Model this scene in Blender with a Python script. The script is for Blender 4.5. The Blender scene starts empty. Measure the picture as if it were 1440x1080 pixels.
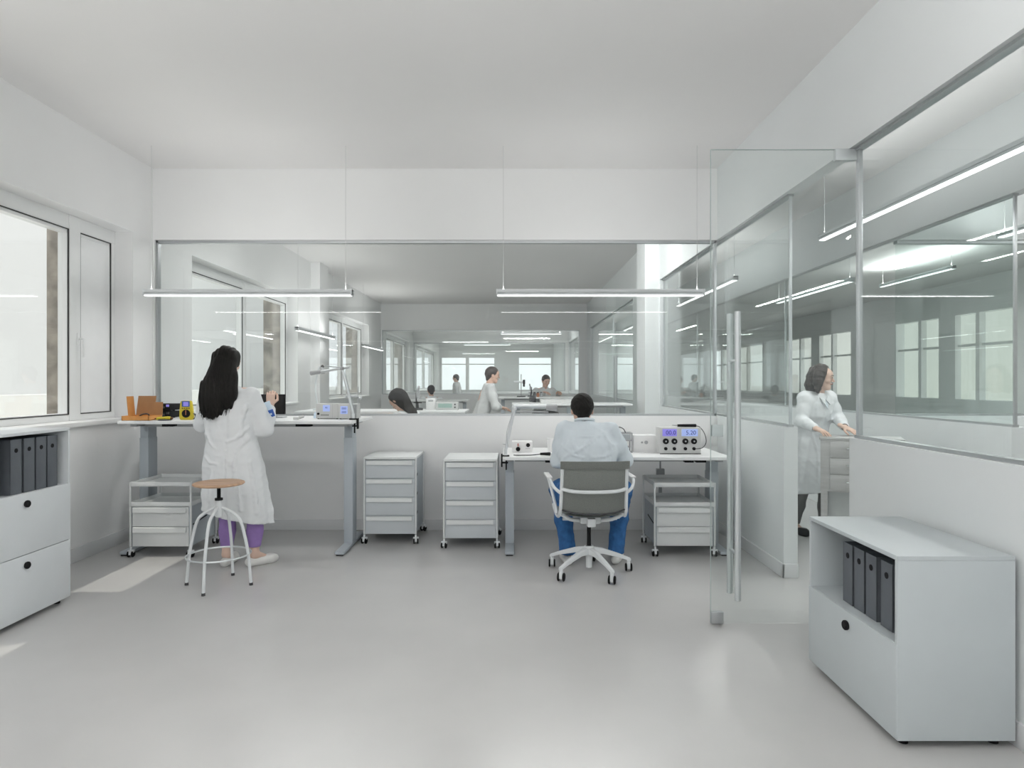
import bpy, bmesh, math, random
import numpy as np
from mathutils import Vector, Matrix, noise
random.seed(7)
C = bpy.context.scene.collection
PI = math.pi
H = 1.4            # camera height
F = 900.0          # focal length in pixels of the 1440 px frame

# ------------------------------------------------------------------ materials
def mat(name, col, rough=0.5, metal=0.0, var=0.03, scale=6.0, bump=0.0, bscale=40.0, spec=0.5, emit=None, estr=0.0, stretch=None):
    m = bpy.data.materials.new(name); m.use_nodes = True
    nt = m.node_tree; b = nt.nodes['Principled BSDF']
    b.inputs['Roughness'].default_value = rough
    b.inputs['Metallic'].default_value = metal
    b.inputs['Specular IOR Level'].default_value = spec
    tc = nt.nodes.new('ShaderNodeTexCoord')
    mp = nt.nodes.new('ShaderNodeMapping')
    if stretch: mp.inputs['Scale'].default_value = stretch
    nt.links.new(tc.outputs['Object'], mp.inputs['Vector'])
    nz = nt.nodes.new('ShaderNodeTexNoise'); nz.inputs['Scale'].default_value = scale; nz.inputs['Detail'].default_value = 4
    nt.links.new(mp.outputs['Vector'], nz.inputs['Vector'])
    rp = nt.nodes.new('ShaderNodeValToRGB')
    c = Vector(col[:3])
    rp.color_ramp.elements[0].position = 0.3; rp.color_ramp.elements[1].position = 0.7
    rp.color_ramp.elements[0].color = (*(c*(1-var)), 1)
    rp.color_ramp.elements[1].color = (*[min(1, v*(1+var)) for v in c], 1)
    nt.links.new(nz.outputs['Fac'], rp.inputs['Fac'])
    nt.links.new(rp.outputs['Color'], b.inputs['Base Color'])
    if bump:
        n2 = nt.nodes.new('ShaderNodeTexNoise'); n2.inputs['Scale'].default_value = bscale; n2.inputs['Detail'].default_value = 5
        nt.links.new(mp.outputs['Vector'], n2.inputs['Vector'])
        bp = nt.nodes.new('ShaderNodeBump'); bp.inputs['Strength'].default_value = bump; bp.inputs['Distance'].default_value = 0.01
        nt.links.new(n2.outputs['Fac'], bp.inputs['Height']); nt.links.new(bp.outputs['Normal'], b.inputs['Normal'])
    if emit:
        b.inputs['Emission Color'].default_value = (*emit, 1); b.inputs['Emission Strength'].default_value = estr
    return m

def glass(name, tint, refl=1.0, f0=0.04):
    m = bpy.data.materials.new(name); m.use_nodes = True
    nt = m.node_tree; nt.nodes.clear()
    out = nt.nodes.new('ShaderNodeOutputMaterial')
    tr = nt.nodes.new('ShaderNodeBsdfTransparent'); tr.inputs['Color'].default_value = (*tint, 1)
    gl = nt.nodes.new('ShaderNodeBsdfGlossy'); gl.inputs['Roughness'].default_value = 0.0
    gl.inputs['Color'].default_value = (refl, refl, refl, 1)
    lw = nt.nodes.new('ShaderNodeLayerWeight'); lw.inputs['Blend'].default_value = 0.5
    p = nt.nodes.new('ShaderNodeMath'); p.operation = 'POWER'; p.inputs[1].default_value = 5
    nt.links.new(lw.outputs['Facing'], p.inputs[0])
    ma = nt.nodes.new('ShaderNodeMath'); ma.operation = 'MULTIPLY_ADD'; ma.inputs[1].default_value = 0.95 - f0; ma.inputs[2].default_value = f0
    nt.links.new(p.outputs[0], ma.inputs[0])
    mx = nt.nodes.new('ShaderNodeMixShader')
    nt.links.new(ma.outputs[0], mx.inputs[0]); nt.links.new(tr.outputs[0], mx.inputs[1]); nt.links.new(gl.outputs[0], mx.inputs[2])
    nt.links.new(mx.outputs[0], out.inputs['Surface'])
    return m

M = {}
M['wall'] = mat('white_wall_paint', (.80, .805, .805), .7, var=.012, scale=2, bump=.03, bscale=120)
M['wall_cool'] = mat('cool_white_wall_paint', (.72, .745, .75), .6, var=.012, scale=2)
M['ceiling'] = mat('ceiling_paint', (.74, .735, .73), .8, var=.012, scale=1.2)
M['skirt'] = mat('skirting_paint', (.66, .67, .68), .5, var=.01)
M['floor'] = mat('poured_resin_floor', (.49, .487, .48), .24, var=.045, scale=1.3, bump=.02, bscale=9)
M['alu'] = mat('satin_aluminium', (.50, .52, .53), .35, .8, var=.03)
M['alu_light'] = mat('light_aluminium', (.62, .65, .66), .35, .6, var=.03)
M['glass'] = glass('clear_glass', (.975, .99, .985), .95, .022)
M['glass_green'] = glass('greenish_glass', (.925, .96, .952), .95, .035)
M['glass_door'] = glass('door_glass', (.97, .985, .98), .95, .03)
M['window_glass'] = glass('window_glass', (.97, .98, .98), .9)
M['upvc'] = mat('white_window_frame', (.80, .81, .81), .35, var=.01)
M['gasket'] = mat('black_gasket', (.05, .05, .05), .6)
M['frosted'] = mat('frosted_sash_panel', (.84, .85, .855), .35, var=.02)
M['stone'] = mat('brown_stone', (.30, .27, .235), .8, var=.45, scale=7, bump=.5, bscale=14)
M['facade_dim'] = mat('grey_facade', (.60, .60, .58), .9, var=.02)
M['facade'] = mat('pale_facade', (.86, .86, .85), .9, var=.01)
M['facade_low'] = mat('sunlit_tone_pale', (.9, .9, .87), .9, var=.01)  # lightened to stand for sunlight on the terrace; paved ground shares it
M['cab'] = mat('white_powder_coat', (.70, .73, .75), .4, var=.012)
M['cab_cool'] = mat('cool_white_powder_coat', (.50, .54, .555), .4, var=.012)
M['trolley'] = mat('pale_blue_grey_steel', (.53, .565, .59), .4, var=.012)
M['trolley_w'] = mat('off_white_steel', (.68, .70, .70), .4, var=.012)
M['leg'] = mat('blue_grey_steel', (.40, .44, .475), .4, var=.015)
M['chrome'] = mat('chrome', (.72, .74, .75), .12, 1.0, var=.01)
M['black'] = mat('black_plastic', (.008, .008, .009), .65, spec=.2)
M['dark'] = mat('charcoal_plastic', (.05, .052, .055), .5)
M['binder'] = mat('slate_grey_card', (.115, .128, .145), .65, var=.05, scale=20)
M['top'] = mat('white_laminate', (.80, .81, .81), .35, var=.01)
M['white'] = mat('white_plastic', (.80, .80, .80), .4, var=.01)
M['white_metal'] = mat('white_enamel', (.70, .725, .74), .35, var=.01)
M['grey_metal'] = mat('grey_instrument_metal', (.40, .41, .42), .45, var=.02)
M['instr'] = mat('pale_grey_instrument', (.56, .565, .56), .5, var=.02)
M['wood'] = mat('light_beech_wood', (.46, .29, .18), .45, var=.22, scale=5, stretch=(1, 9, 1))
M['mesh'] = mat('grey_green_mesh_fabric', (.35, .365, .345), .8, var=.12, scale=220, bump=.3, bscale=300)
M['mesh_dark'] = mat('dark_mesh_fabric', (.29, .30, .285), .8, var=.12, scale=220)
M['skin'] = mat('skin', (.60, .39, .30), .55, var=.05, scale=14)
M['skin_pale'] = mat('pale_skin', (.66, .47, .38), .55, var=.05, scale=14)
M['hair_black'] = mat('black_hair', (.010, .009, .008), .6, spec=.2, var=.5, scale=30, stretch=(6, 6, .4), bump=.4, bscale=60)
M['hair_dark'] = mat('dark_brown_hair', (.035, .026, .022), .45, var=.5, scale=30, stretch=(6, 6, .4), bump=.4, bscale=60)
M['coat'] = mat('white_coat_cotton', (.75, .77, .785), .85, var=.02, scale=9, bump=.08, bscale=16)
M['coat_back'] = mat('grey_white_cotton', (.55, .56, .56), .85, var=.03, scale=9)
M['shirt'] = mat('pale_blue_shirt_cotton', (.64, .70, .745), .85, var=.03, scale=9, bump=.1, bscale=16)
M['lilac'] = mat('lilac_trousers', (.30, .19, .46), .8, var=.06, scale=20)
M['jeans'] = mat('blue_denim', (.025, .115, .30), .85, var=.18, scale=30, bump=.2, bscale=90)
M['trouser_grey'] = mat('grey_trousers', (.14, .14, .14), .85, var=.08)
M['shoe'] = mat('white_canvas', (.70, .70, .68), .7)
M['cardboard'] = mat('orange_cardboard', (.55, .25, .07), .75, var=.08, scale=12)
M['cardboard_in'] = mat('brown_cardboard_inside', (.36, .19, .085), .8, var=.08, scale=12)
M['yellow'] = mat('yellow_rubber', (.62, .50, .03), .5)
M['purple_lcd'] = mat('violet_screen', (.2, .18, .6), .3, emit=(.42, .38, .95), estr=.28)
M['blue_lcd'] = mat('pale_blue_screen', (.3, .4, .7), .3, emit=(.48, .56, .98), estr=.32)
M['lcd_text'] = mat('screen_digits', (.03, .04, .3), .5)
M['packet_blue'] = mat('blue_packet_print', (.02, .10, .42), .45)
M['packet_white'] = mat('pale_packet_print', (.62, .74, .85), .45)
M['lamp_glow'] = mat('lamp_diffuser', (.9, .9, .9), .5, emit=(1, 1, 1), estr=2.2)
M['steel_brushed'] = mat('brushed_steel', (.50, .495, .49), .4, .3, var=.12, scale=3, stretch=(1, 1, 9))
M['wire'] = mat('pale_steel_wire', (.60, .61, .61), .5)
M['eye'] = mat('eye_dark', (.03, .02, .02), .2)
M['lips'] = mat('lips', (.42, .16, .14), .5)
M['copper'] = mat('bare_copper', (.5, .2, .1), .35, .7)

# ------------------------------------------------------------------ mesh helpers
class MB:
    def __init__(s): s.bm = bmesh.new()
    def _merge(s, b):
        me = bpy.data.meshes.new('tmp'); b.to_mesh(me); b.free(); s.bm.from_mesh(me); bpy.data.meshes.remove(me)
    def box(s, x0, x1, y0, y1, z0, z1, bev=0.0, seg=2, m=None):
        b = bmesh.new()
        bmesh.ops.create_cube(b, size=1)
        bmesh.ops.scale(b, vec=(abs(x1-x0), abs(y1-y0), abs(z1-z0)), verts=b.verts)
        if bev: bmesh.ops.bevel(b, geom=b.edges[:], offset=bev, segments=seg, affect='EDGES', profile=.6)
        bmesh.ops.translate(b, vec=((x0+x1)/2, (y0+y1)/2, (z0+z1)/2), verts=b.verts)
        if m is not None: bmesh.ops.transform(b, matrix=m, verts=b.verts)
        s._merge(b); return s
    def cyl(s, p0, p1, r0, r1=None, seg=20, bev=0.0):
        if r1 is None: r1 = r0
        p0 = Vector(p0); p1 = Vector(p1); d = p1-p0
        b = bmesh.new()
        bmesh.ops.create_cone(b, cap_ends=True, segments=seg, radius1=r0, radius2=r1, depth=d.length)
        if bev:
            es = [e for e in b.edges if all(len(v.link_edges) >= 3 for v in e.verts) and abs(e.verts[0].co.z-e.verts[1].co.z) < 1e-6]
            bmesh.ops.bevel(b, geom=es, offset=bev, segments=2, affect='EDGES')
        q = Vector((0, 0, 1)).rotation_difference(d.normalized()) if d.length > 0 else Matrix().to_quaternion()
        bmesh.ops.transform(b, matrix=Matrix.Translation((p0+p1)/2) @ q.to_matrix().to_4x4(), verts=b.verts)
        s._merge(b); return s
    def tube(s, pts, r, seg=10, sub=0, caps=True, closed=False, r_end=None):
        pts = [Vector(p) for p in pts]
        if sub:
            n = len(pts); out = []
            rng = range(n if closed else n-1)
            for i in rng:
                g = lambda k: pts[k % n] if closed else pts[max(0, min(n-1, k))]
                p0, p1, p2, p3 = g(i-1), g(i), g(i+1), g(i+2)
                for j in range(sub):
                    t = j/sub
                    out.append(.5*((2*p1)+(-p0+p2)*t+(2*p0-5*p1+4*p2-p3)*t*t+(-p0+3*p1-3*p2+p3)*t**3))
            if not closed: out.append(pts[-1])
            pts = out
        n = len(pts); b = bmesh.new(); rings = []
        up = None
        for i, p in enumerate(pts):
            if closed: t = pts[(i+1) % n]-pts[i-1]
            else: t = pts[min(n-1, i+1)]-pts[max(0, i-1)]
            t.normalize()
            if up is None:
                up = Vector((0, 0, 1)) if abs(t.z) < .9 else Vector((1, 0, 0))
            a = t.cross(up).normalized(); c = a.cross(t).normalized(); up = c
            f = i/(n-1) if n > 1 else 0
            rr = r if r_end is None else r+(r_end-r)*f
            rings.append([b.verts.new(p+a*math.cos(2*PI*k/seg)*rr+c*math.sin(2*PI*k/seg)*rr) for k in range(seg)])
        for i in range(n if closed else n-1):
            A = rings[i]; B = rings[(i+1) % n]
            for k in range(seg): b.faces.new((A[k], A[(k+1) % seg], B[(k+1) % seg], B[k]))
        if caps and not closed:
            b.faces.new(rings[0][::-1]); b.faces.new(rings[-1])
        bmesh.ops.recalc_face_normals(b, faces=b.faces)
        s._merge(b); return s
    def lathe(s, prof, c=(0, 0, 0), seg=32):
        b = bmesh.new(); rings = []
        for r, z in prof:
            rings.append([b.verts.new((c[0]+r*math.cos(2*PI*k/seg), c[1]+r*math.sin(2*PI*k/seg), c[2]+z)) for k in range(seg)])
        for A, B in zip(rings, rings[1:]):
            for k in range(seg): b.faces.new((A[k], A[(k+1) % seg], B[(k+1) % seg], B[k]))
        b.faces.new(rings[0][::-1]); b.faces.new(rings[-1])
        bmesh.ops.remove_doubles(b, verts=b.verts, dist=1e-6)
        bmesh.ops.recalc_face_normals(b, faces=b.faces)
        s._merge(b); return s
    def prism(s, poly, y0, y1, axis='y', bev=0.0):
        b = bmesh.new()
        def P(u, v, w): return (u, w, v) if axis == 'y' else ((w, u, v) if axis == 'x' else (u, v, w))
        A = [b.verts.new(P(u, v, y0)) for u, v in poly]; B = [b.verts.new(P(u, v, y1)) for u, v in poly]
        n = len(poly)
        b.faces.new(A); b.faces.new(B[::-1])
        for k in range(n): b.faces.new((A[k], B[k], B[(k+1) % n], A[(k+1) % n]))
        bmesh.ops.recalc_face_normals(b, faces=b.faces)
        if bev: bmesh.ops.bevel(b, geom=b.edges[:], offset=bev, segments=2, affect='EDGES')
        s._merge(b); return s
    def sphere(s, c, r, seg=16, sc=(1, 1, 1)):
        b = bmesh.new(); bmesh.ops.create_uvsphere(b, u_segments=seg, v_segments=max(6, seg//2), radius=r)
        bmesh.ops.scale(b, vec=sc, verts=b.verts); bmesh.ops.translate(b, vec=c, verts=b.verts)
        s._merge(b); return s
    def xf(s, m): bmesh.ops.transform(s.bm, matrix=m, verts=s.bm.verts); return s
    def out(s, name, m, parent=None, loc=None, smooth=True, kind=None):
        me = bpy.data.meshes.new(name); s.bm.to_mesh(me); s.bm.free()
        me.materials.append(m)
        o = bpy.data.objects.new(name, me); C.objects.link(o)
        if smooth:
            for p in me.polygons: p.use_smooth = True
            try: me.set_sharp_from_angle(angle=math.radians(32))
            except Exception: pass
        if parent: o.parent = parent
        if loc: o.location = loc
        if kind: o['kind'] = kind
        return o

def thing(name, label, cat, loc=(0, 0, 0), rz=0, group=None):
    o = bpy.data.objects.new(name, None); C.objects.link(o)
    o.empty_display_size = .1
    o.location = loc; o.rotation_euler = (0, 0, rz); o['label'] = label; o['category'] = cat
    if group: o['group'] = group
    return o
def tag(o, label, cat, group=None, kind=None):
    o['label'] = label; o['category'] = cat
    if group: o['group'] = group
    if kind: o['kind'] = kind
    return o
def dup(root, loc, rz=None, label=None, group=None):
    kids = {}
    for o in bpy.data.objects:
        if o.parent: kids.setdefault(o.parent.name, []).append(o)
    def cp(o, par):
        c = o.copy(); C.objects.link(c)
        if par: c.parent = par
        for k in kids.get(o.name, []): cp(k, c)
        return c
    r = cp(root, None); r.location = loc
    if rz is not None: r.rotation_euler = (0, 0, rz)
    if label: r['label'] = label
    if group: r['group'] = group
    return r
def struct(name, mb, m, label=None):
    o = mb.out(name, m, kind='structure')
    o['label'] = label or name.replace('_', ' '); o['category'] = name.split('_')[0]
    return o

# ------------------------------------------------------------------ room shell
Zs, Zt, Zc = 1.077, 2.745, 3.42            # sill, glass head, ceiling
XL, XR = -3.40, 1.945
GX = 1.995                                  # plane of the right glass
YEND = 30.0

struct('floor', MB().box(-3.9, 9.2, -4.2, YEND+.2, -.1, 0), M['floor'], 'polished pale grey resin floor running through all rooms')
struct('ceiling', MB().box(-3.9, 9.2, -4.2, YEND+.2, Zc, Zc+.15), M['ceiling'], 'smooth off-white ceiling')

# left wall with window openings (outer skin -3.66)
openings = [(-3.2, 1.2), (2.2, 5.74), (6.8, 10.16), (11.9, 15.2), (17.3, 21.3), (22.8, 29.0)]
wl = MB(); prev = -4.2
for a, b in openings:
    wl.box(-3.66, XL, prev, a, 0, Zc)
    wl.box(-3.66, XL, a, b, 0, 1.05); wl.box(-3.66, XL, a, b, Zt, Zc)
    prev = b
wl.box(-3.66, XL, prev, YEND, 0, Zc)
struct('wall_left', wl, M['wall'], 'white left wall with deep window reveals')
bl = MB().box(XL, XL+.014, -4.2, 6.06, 0, .11, .003)
struct('baseboard_left', bl, M['skirt'], 'low pale grey skirting along left wall')

def window(n, a, b, splits, label, frosted=None):
    """a..b the opening; splits = panes (y0,y1) at X -3.6"""
    r = bpy.data.objects.new('window_%d' % n, None); C.objects.link(r)
    r['kind'] = 'structure'; r['label'] = label; r['category'] = 'window'
    zb, zt = 1.086, Zt
    f = MB()
    f.box(-3.64, -3.56, a, b, zb, zb+.05, .004); f.box(-3.64, -3.56, a, b, zt-.115, zt, .004)
    f.box(-3.6385, -3.5615, a+.0005, splits[0][0], zb+.0005, zt-.0005, .004)
    for (p, q), nx in zip(splits, splits[1:]): f.box(-3.6425, -3.552, q, nx[0], zb+.001, zt-.001, .004)
    f.box(-3.6385, -3.5615, splits[-1][1], b-.0005, zb+.0005, zt-.0005, .004)
    f.out('window_frame', M['upvc'], r)
    for i, (p, q) in enumerate(splits):
        g = MB()
        z0, z1 = zb+.05, zt-.115
        w = .007
        g.box(-3.566, -3.556, p, q, z0, z0+w); g.box(-3.566, -3.556, p, q, z1-w, z1)
        g.box(-3.566, -3.556, p, p+w, z0, z1); g.box(-3.566, -3.556, q-w, q, z0, z1)
        f2 = MB()
        f2.box(-3.64, -3.566, p, q, z0, z0+.012).box(-3.64, -3.566, p, q, z1-.03, z1).box(-3.64, -3.566, p, p+.012, z0, z1).box(-3.64, -3.566, q-.012, q, z0, z1)
        f2.out('sash', M['upvc'], r)
        g.out('gasket', M['gasket'], r)
        if frosted == i: MB().box(-3.60, -3.575, p, q, z0, z1).out('frosted_pane', M['frosted'], r)
        else: MB().box(-3.603, -3.597, p, q, z0, z1).out('glass_pane', M['window_glass'], r)
    if frosted is not None:
        p, q = splits[frosted]
        h = MB().tube([(-3.555, p-.03, 1.75), (-3.51, p-.03, 1.75), (-3.505, p-.03, 1.72), (-3.505, p-.03, 1.60)], .009, sub=3)
        h.box(-3.56, -3.545, p-.045, p-.015, 1.70, 1.80, .004)
        h.out('window_handle', M['upvc'], r)
    MB().box(-3.66, XL+.035, a-.0, b+.0, 1.05, 1.086, .006).out('window_sill', M['upvc'], r)
    return r
window(1, *openings[1], [(2.3, 3.55), (3.65, 5.14), (5.27, 5.68)], 'large white framed window of the front room, above the low cabinet', frosted=2)
window(2, *openings[2], [(6.94, 8.45), (8.55, 10.06)], 'white framed window just beyond the glass partition')
window(3, *openings[3], [(12.0, 13.35), (13.45, 15.07)], 'farther white framed window of the second room')
window(4, *openings[4], [(17.4, 19.2), (19.3, 21.2)], 'window of the third room on the left')
window(5, *openings[5], [(22.9, 25.9), (26.0, 28.9)], 'window of the farthest room on the left')
window(6, *openings[0], [(-3.1, -1.05), (-.95, 1.1)], 'added unseen window behind the camera on the left, for daylight')  # unseen window, added to let more daylight in
# brown stone jambs outside
for i, (y, dx) in enumerate([(5.142, .075), (10.1, .26), (15.12, .26), (21.25, .26)]):
    struct('pillar_stone.%03d' % i, MB().box(-3.665-dx, -3.647 if i == 0 else -3.665, y, y+.35, -.3, 3.6, .004), M['stone'], 'rough brown stone jamb outside the window')

# back partition wall builder (low wall, header, glass, frame)
def low(n, x0, x1, y, t=.1):
    return MB().box(x0, x1, y, y+t, 0, Zs)
gl_n = [20]
def cross_partition(y, x0, x1, label, mw='wall', base=True, gm='glass'):
    struct('wall_back_low', MB().box(XL, XR, y, y+.1, 0, Zs), M[mw], 'low white partition wall, ' + label)
    h = MB().box(XL, XR, y, y+.1, Zt, Zc)
    if x0 > XL+.01: h.box(XL, x0, y, y+.1, Zs, Zt)
    if x1 < XR-.01: h.box(x1, XR, y, y+.1, Zs, Zt)
    struct('wall_back_header', h, M[mw], 'white wall above the glass, ' + label)
    if base: struct('baseboard_back', MB().box(XL+.014, XR, y-.014, y, 0, .10, .003), M['skirt'], 'grey skirting, ' + label)
    r = bpy.data.objects.new('window_%d' % gl_n[0], None); C.objects.link(r); gl_n[0] += 1
    r['kind'] = 'structure'; r['label'] = 'internal glazing, ' + label; r['category'] = 'window'
    f = MB()
    f.box(x0, x1, y+.025, y+.075, Zs, Zs+.02); f.box(x0, x1, y+.025, y+.075, Zt-.025, Zt)
    f.box(x0, x0+.02, y+.025, y+.075, Zs, Zt); f.box(x1-.02, x1, y+.025, y+.075, Zs, Zt)
    f.out('window_frame', M['alu'], r)
    MB().box(x0+.01, x1-.01, y+.046, y+.054, Zs+.01, Zt-.01).out('glass_pane', M[gm], r)
cross_partition(6.06, XL+.015, XR, 'behind the two desks')
cross_partition(16.6, -3.38, 1.75, 'far end of the second room', base=False)
cross_partition(22.0, -3.38, 1.83, 'far end of the third room', base=False)

# right wall: low wall, header, glass along y
def side_low(name, y0, y1, x0=XR, x1=XR+.1, m='wall_cool', label='low white wall under the side glazing'):
    return struct(name, MB().box(x0, x1, y0, y1, 0, Zs), M[m], label)
side_low('wall_right_low', -4.2, 3.69, label='low white wall behind the front cabinet')
side_low('wall_right_low', 4.58, 8.41, label='low white wall beyond the doorway')
side_low('wall_right_low', 10.3, 15.9)
side_low('wall_right_low', 17.2, 21.9)
struct('wall_right_header', MB().box(XR, XR+.1, -4.2, YEND, Zt, Zc), M['wall_cool'], 'white wall band above the side glazing')
for a, b in [(8.41, 10.3), (15.9, 17.2), (21.9, YEND)]:
    struct('wall_right', MB().box(XR, XR+.1, a, b, 0, Zt), M['wall_cool'], 'solid stretch of white right wall')
struct('pillar_right', MB().box(1.755, XR, 8.45, 9.0, 0, Zc), M['wall_cool'], 'square white pillar against the right wall of the second room')
struct('pillar_left', MB().box(XL, -3.24, 10.8, 11.3, 0, Zc), M['wall'], 'square white pillar between the windows')
struct('baseboard_right', MB().box(XR-.014, XR, -4.2, 3.69, 0, .10, .003).box(XR-.014, XR, 4.566, 6.06, 0, .10, .003).box(XR-.014, XR+.1, 4.566, 4.58, 0, .10, .003), M['skirt'], 'grey skirting of the right wall')

def side_glass(y0, y1, x=GX, label='side glazing', gm='glass', joints=(), near_post=True, post='alu_light'):
    r = bpy.data.objects.new('window_%d' % gl_n[0], None); C.objects.link(r); gl_n[0] += 1
    r['kind'] = 'structure'; r['label'] = label; r['category'] = 'window'
    f = MB()
    f.box(x-.022, x+.022, y0, y1, Zs, Zs+.018); f.box(x-.022, x+.022, y0, y1, Zt-.016, Zt)
    f.box(x-.010, x+.010, y1-.02, y1, Zs, Zt)
    f.out('window_frame', M['alu'], r)
    p = MB()
    if near_post: p.box(x-.010, x+.010, y0-.001, y0+.014, Zs+.018, Zt-.016)
    for j in joints: p.box(x-.012, x+.012, j-.006, j+.006, Zs, Zt)
    if near_post or joints: p.out('post', M[post], r)
    MB().box(x-.005, x+.005, y0+.01, y1-.01, Zs+.01, Zt-.01).out('glass_pane', M[gm], r)
side_glass(-4.1, 3.69, label='large side glazing above the front cabinet', near_post=False)
# post at the door hinge
struct('trim_1', MB().box(GX-.012, GX+.012, 3.66, 3.69, Zs, Zt, .002), M['alu_light'], 'slim aluminium post at the door hinge')
side_glass(4.58, 8.41, label='side glazing beyond the doorway')
side_glass(10.3, 15.9, label='side glazing of the second room', joints=(12.6,))
side_glass(17.2, 21.9, label='side glazing of the third room')

# corridor and the room beyond
X2 = 3.56
struct('wall_corridor_low', MB().box(X2, X2+.1, 4.56, 16.4, 0, Zs).box(X2, X2+.1, -4.2, 3.5, 0, Zs), M['wall_cool'], 'low white wall across the corridor')
struct('wall_corridor_header', MB().box(X2, X2+.1, -4.2, YEND, Zt, Zc).box(X2, X2+.1, 16.4, YEND, 0, Zt), M['wall_cool'], 'white wall band across the corridor')
side_glass(4.56, 16.4, x=X2+.03, label='green tinted glazing across the corridor', gm='glass_green', joints=(8.4, 12.4), post='alu')
side_glass(-4.1, 3.5, x=X2+.03, label='near green tinted glazing across the corridor', gm='glass_green', near_post=False)
struct('wall_corridor_end', MB().box(XR+.1, X2, 22, 22.1, 0, Zc), M['wall_cool'], 'end wall of the corridor')
# room beyond: cross wall with glazing at 6.06, outer wall with windows
r_ = MB().box(X2+.1, 9, 6.06, 6.16, 0, Zs).box(X2+.1, 9, 6.06, 6.16, Zt, Zc)
struct('wall_side_room_low', r_, M['wall_cool'], 'cross wall of the room beyond the corridor')
r = bpy.data.objects.new('window_%d' % gl_n[0], None); C.objects.link(r); gl_n[0] += 1
r['kind'] = 'structure'; r['label'] = 'cross glazing in the room beyond the corridor'; r['category'] = 'window'
MB().box(X2+.1, 9, 6.08, 6.14, Zt-.03, Zt).box(X2+.1, 9, 6.08, 6.14, Zs, Zs+.02).box(5.0, 5.03, 6.08, 6.14, Zs, Zt).out('window_frame', M['alu'], r)
MB().box(X2+.1, 9, 6.106, 6.114, Zs, Zt).out('glass_pane', M['glass_green'], r)
wr = MB(); prev = -4.2
for a, b in [(-3, 1), (2, 5.6), (7, 10), (11.5, 15), (17, 21), (23, 29)]:
    wr.box(9, 9.2, prev, a, 0, Zc).box(9, 9.2, a, b, 0, 1.05).box(9, 9.2, a, b, Zt, Zc)
    for k in range(1, 4):
        y = a+(b-a)*k/4; wr.box(9.0, 9.12, y-(.25 if k == 2 else .05), y+(.25 if k == 2 else .05), 1.05, Zt)
    wr.box(9.05, 9.12, a, b, 2.1, 2.15)
    prev = b
wr.box(9, 9.2, prev, YEND, 0, Zc)
struct('wall_side_room_outer', wr, M['wall'], 'outer wall of the side room with windows')
# end wall with windows
we = MB()
wins = [(-3.3, -2.17), (-2.02, -.83), (.33, 1.83)]
prev = -3.66
for a, b in wins:
    we.box(prev, a, YEND, YEND+.2, 0, Zc).box(a, b, YEND, YEND+.2, 0, 1.03).box(a, b, YEND, YEND+.2, 2.53, Zc)
    we.box(a, b, YEND+.05, YEND+.12, 2.2, 2.25)
    prev = b
we.box(prev, 9.2, YEND, YEND+.2, 0, Zc)
struct('wall_end', we, M['wall'], 'end wall of the farthest room with bright windows')
# unseen wall behind the camera: open bays added and sized for daylight fill
wb = MB().box(-3.66, 9.2, -4.2, -4.0, 0, .95).box(-3.66, 9.2, -4.2, -4.0, 2.6, Zc)
for x in (-3.66, -1.7, .2, 2.0, 3.6, 5.4, 7.2, 9.1): wb.box(x, x+.1, -4.2, -4.0, .95, 2.6)
struct('wall_rear', wb, M['wall'], 'unseen wall behind the camera with open bays added for daylight')

# outside
struct('facade_outside', MB().box(-15, -14.6, -14, 46, -1, 9), M['facade'], 'pale building face outside the windows')
struct('facade_outside', MB().box(15, 15.4, -14, 46, -1, 8), M['facade_dim'], 'building face added to dim the side room windows')  # added to tone down the bright sky in the side room windows
struct('parapet_outside', MB().box(-9.3, -9.0, -14, 46, -1, 1.16), M['facade_low'], 'pale terrace parapet outside, colour lightened to look sunlit')  # light tone stands for sun that does not reach this face
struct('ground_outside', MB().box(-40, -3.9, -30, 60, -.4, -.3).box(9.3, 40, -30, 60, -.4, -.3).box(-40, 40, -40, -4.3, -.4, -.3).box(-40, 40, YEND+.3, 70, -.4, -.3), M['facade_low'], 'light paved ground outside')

# ------------------------------------------------------------------ glass door, standing open at 90 degrees
dr = bpy.data.objects.new('door_1', None); C.objects.link(dr)
dr['kind'] = 'structure'; dr['label'] = 'frameless glass door standing open into the front room'; dr['category'] = 'door'
DY = 3.695
MB().box(1.147, 1.983, DY-.005, DY+.005, .008, Zt-.005, .0015).out('glass_pane', M['glass_door'], dr)
MB().box(1.1455, 1.1475, DY-.0052, DY+.0052, .008, Zt-.005).box(1.147, 1.983, DY-.0052, DY+.0052, Zt-.0065, Zt-.0035).out('glass_edge', mat('green_glass_edge', (.38, .45, .44), .3), dr)
hb = MB()
for dy in (-.065, .065):
    hb.cyl((1.28, DY+dy, .16), (1.28, DY+dy, 1.80), .0175, seg=20, bev=.003)
for z in (.42, 1.52):
    hb.cyl((1.28, DY-.065, z), (1.28, DY+.065, z), .010, seg=12)
hb.out('pull_handle', M['alu_light'], dr)
MB().box(1.147, 1.217, DY-.016, DY+.016, .008, .075, .003).out('floor_patch_fitting', M['alu'], dr)
MB().box(1.152, 1.217, DY-.010, DY+.010, 1.085, 1.152, .003).out('lock_plate', mat('translucent_grey_plate', (.5, .56, .56), .4), dr)
MB().box(1.862, 1.983, DY-.016, DY+.016, Zt-.07, Zt-.003, .003).out('top_patch_fitting', M['alu_light'], dr)

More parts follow.
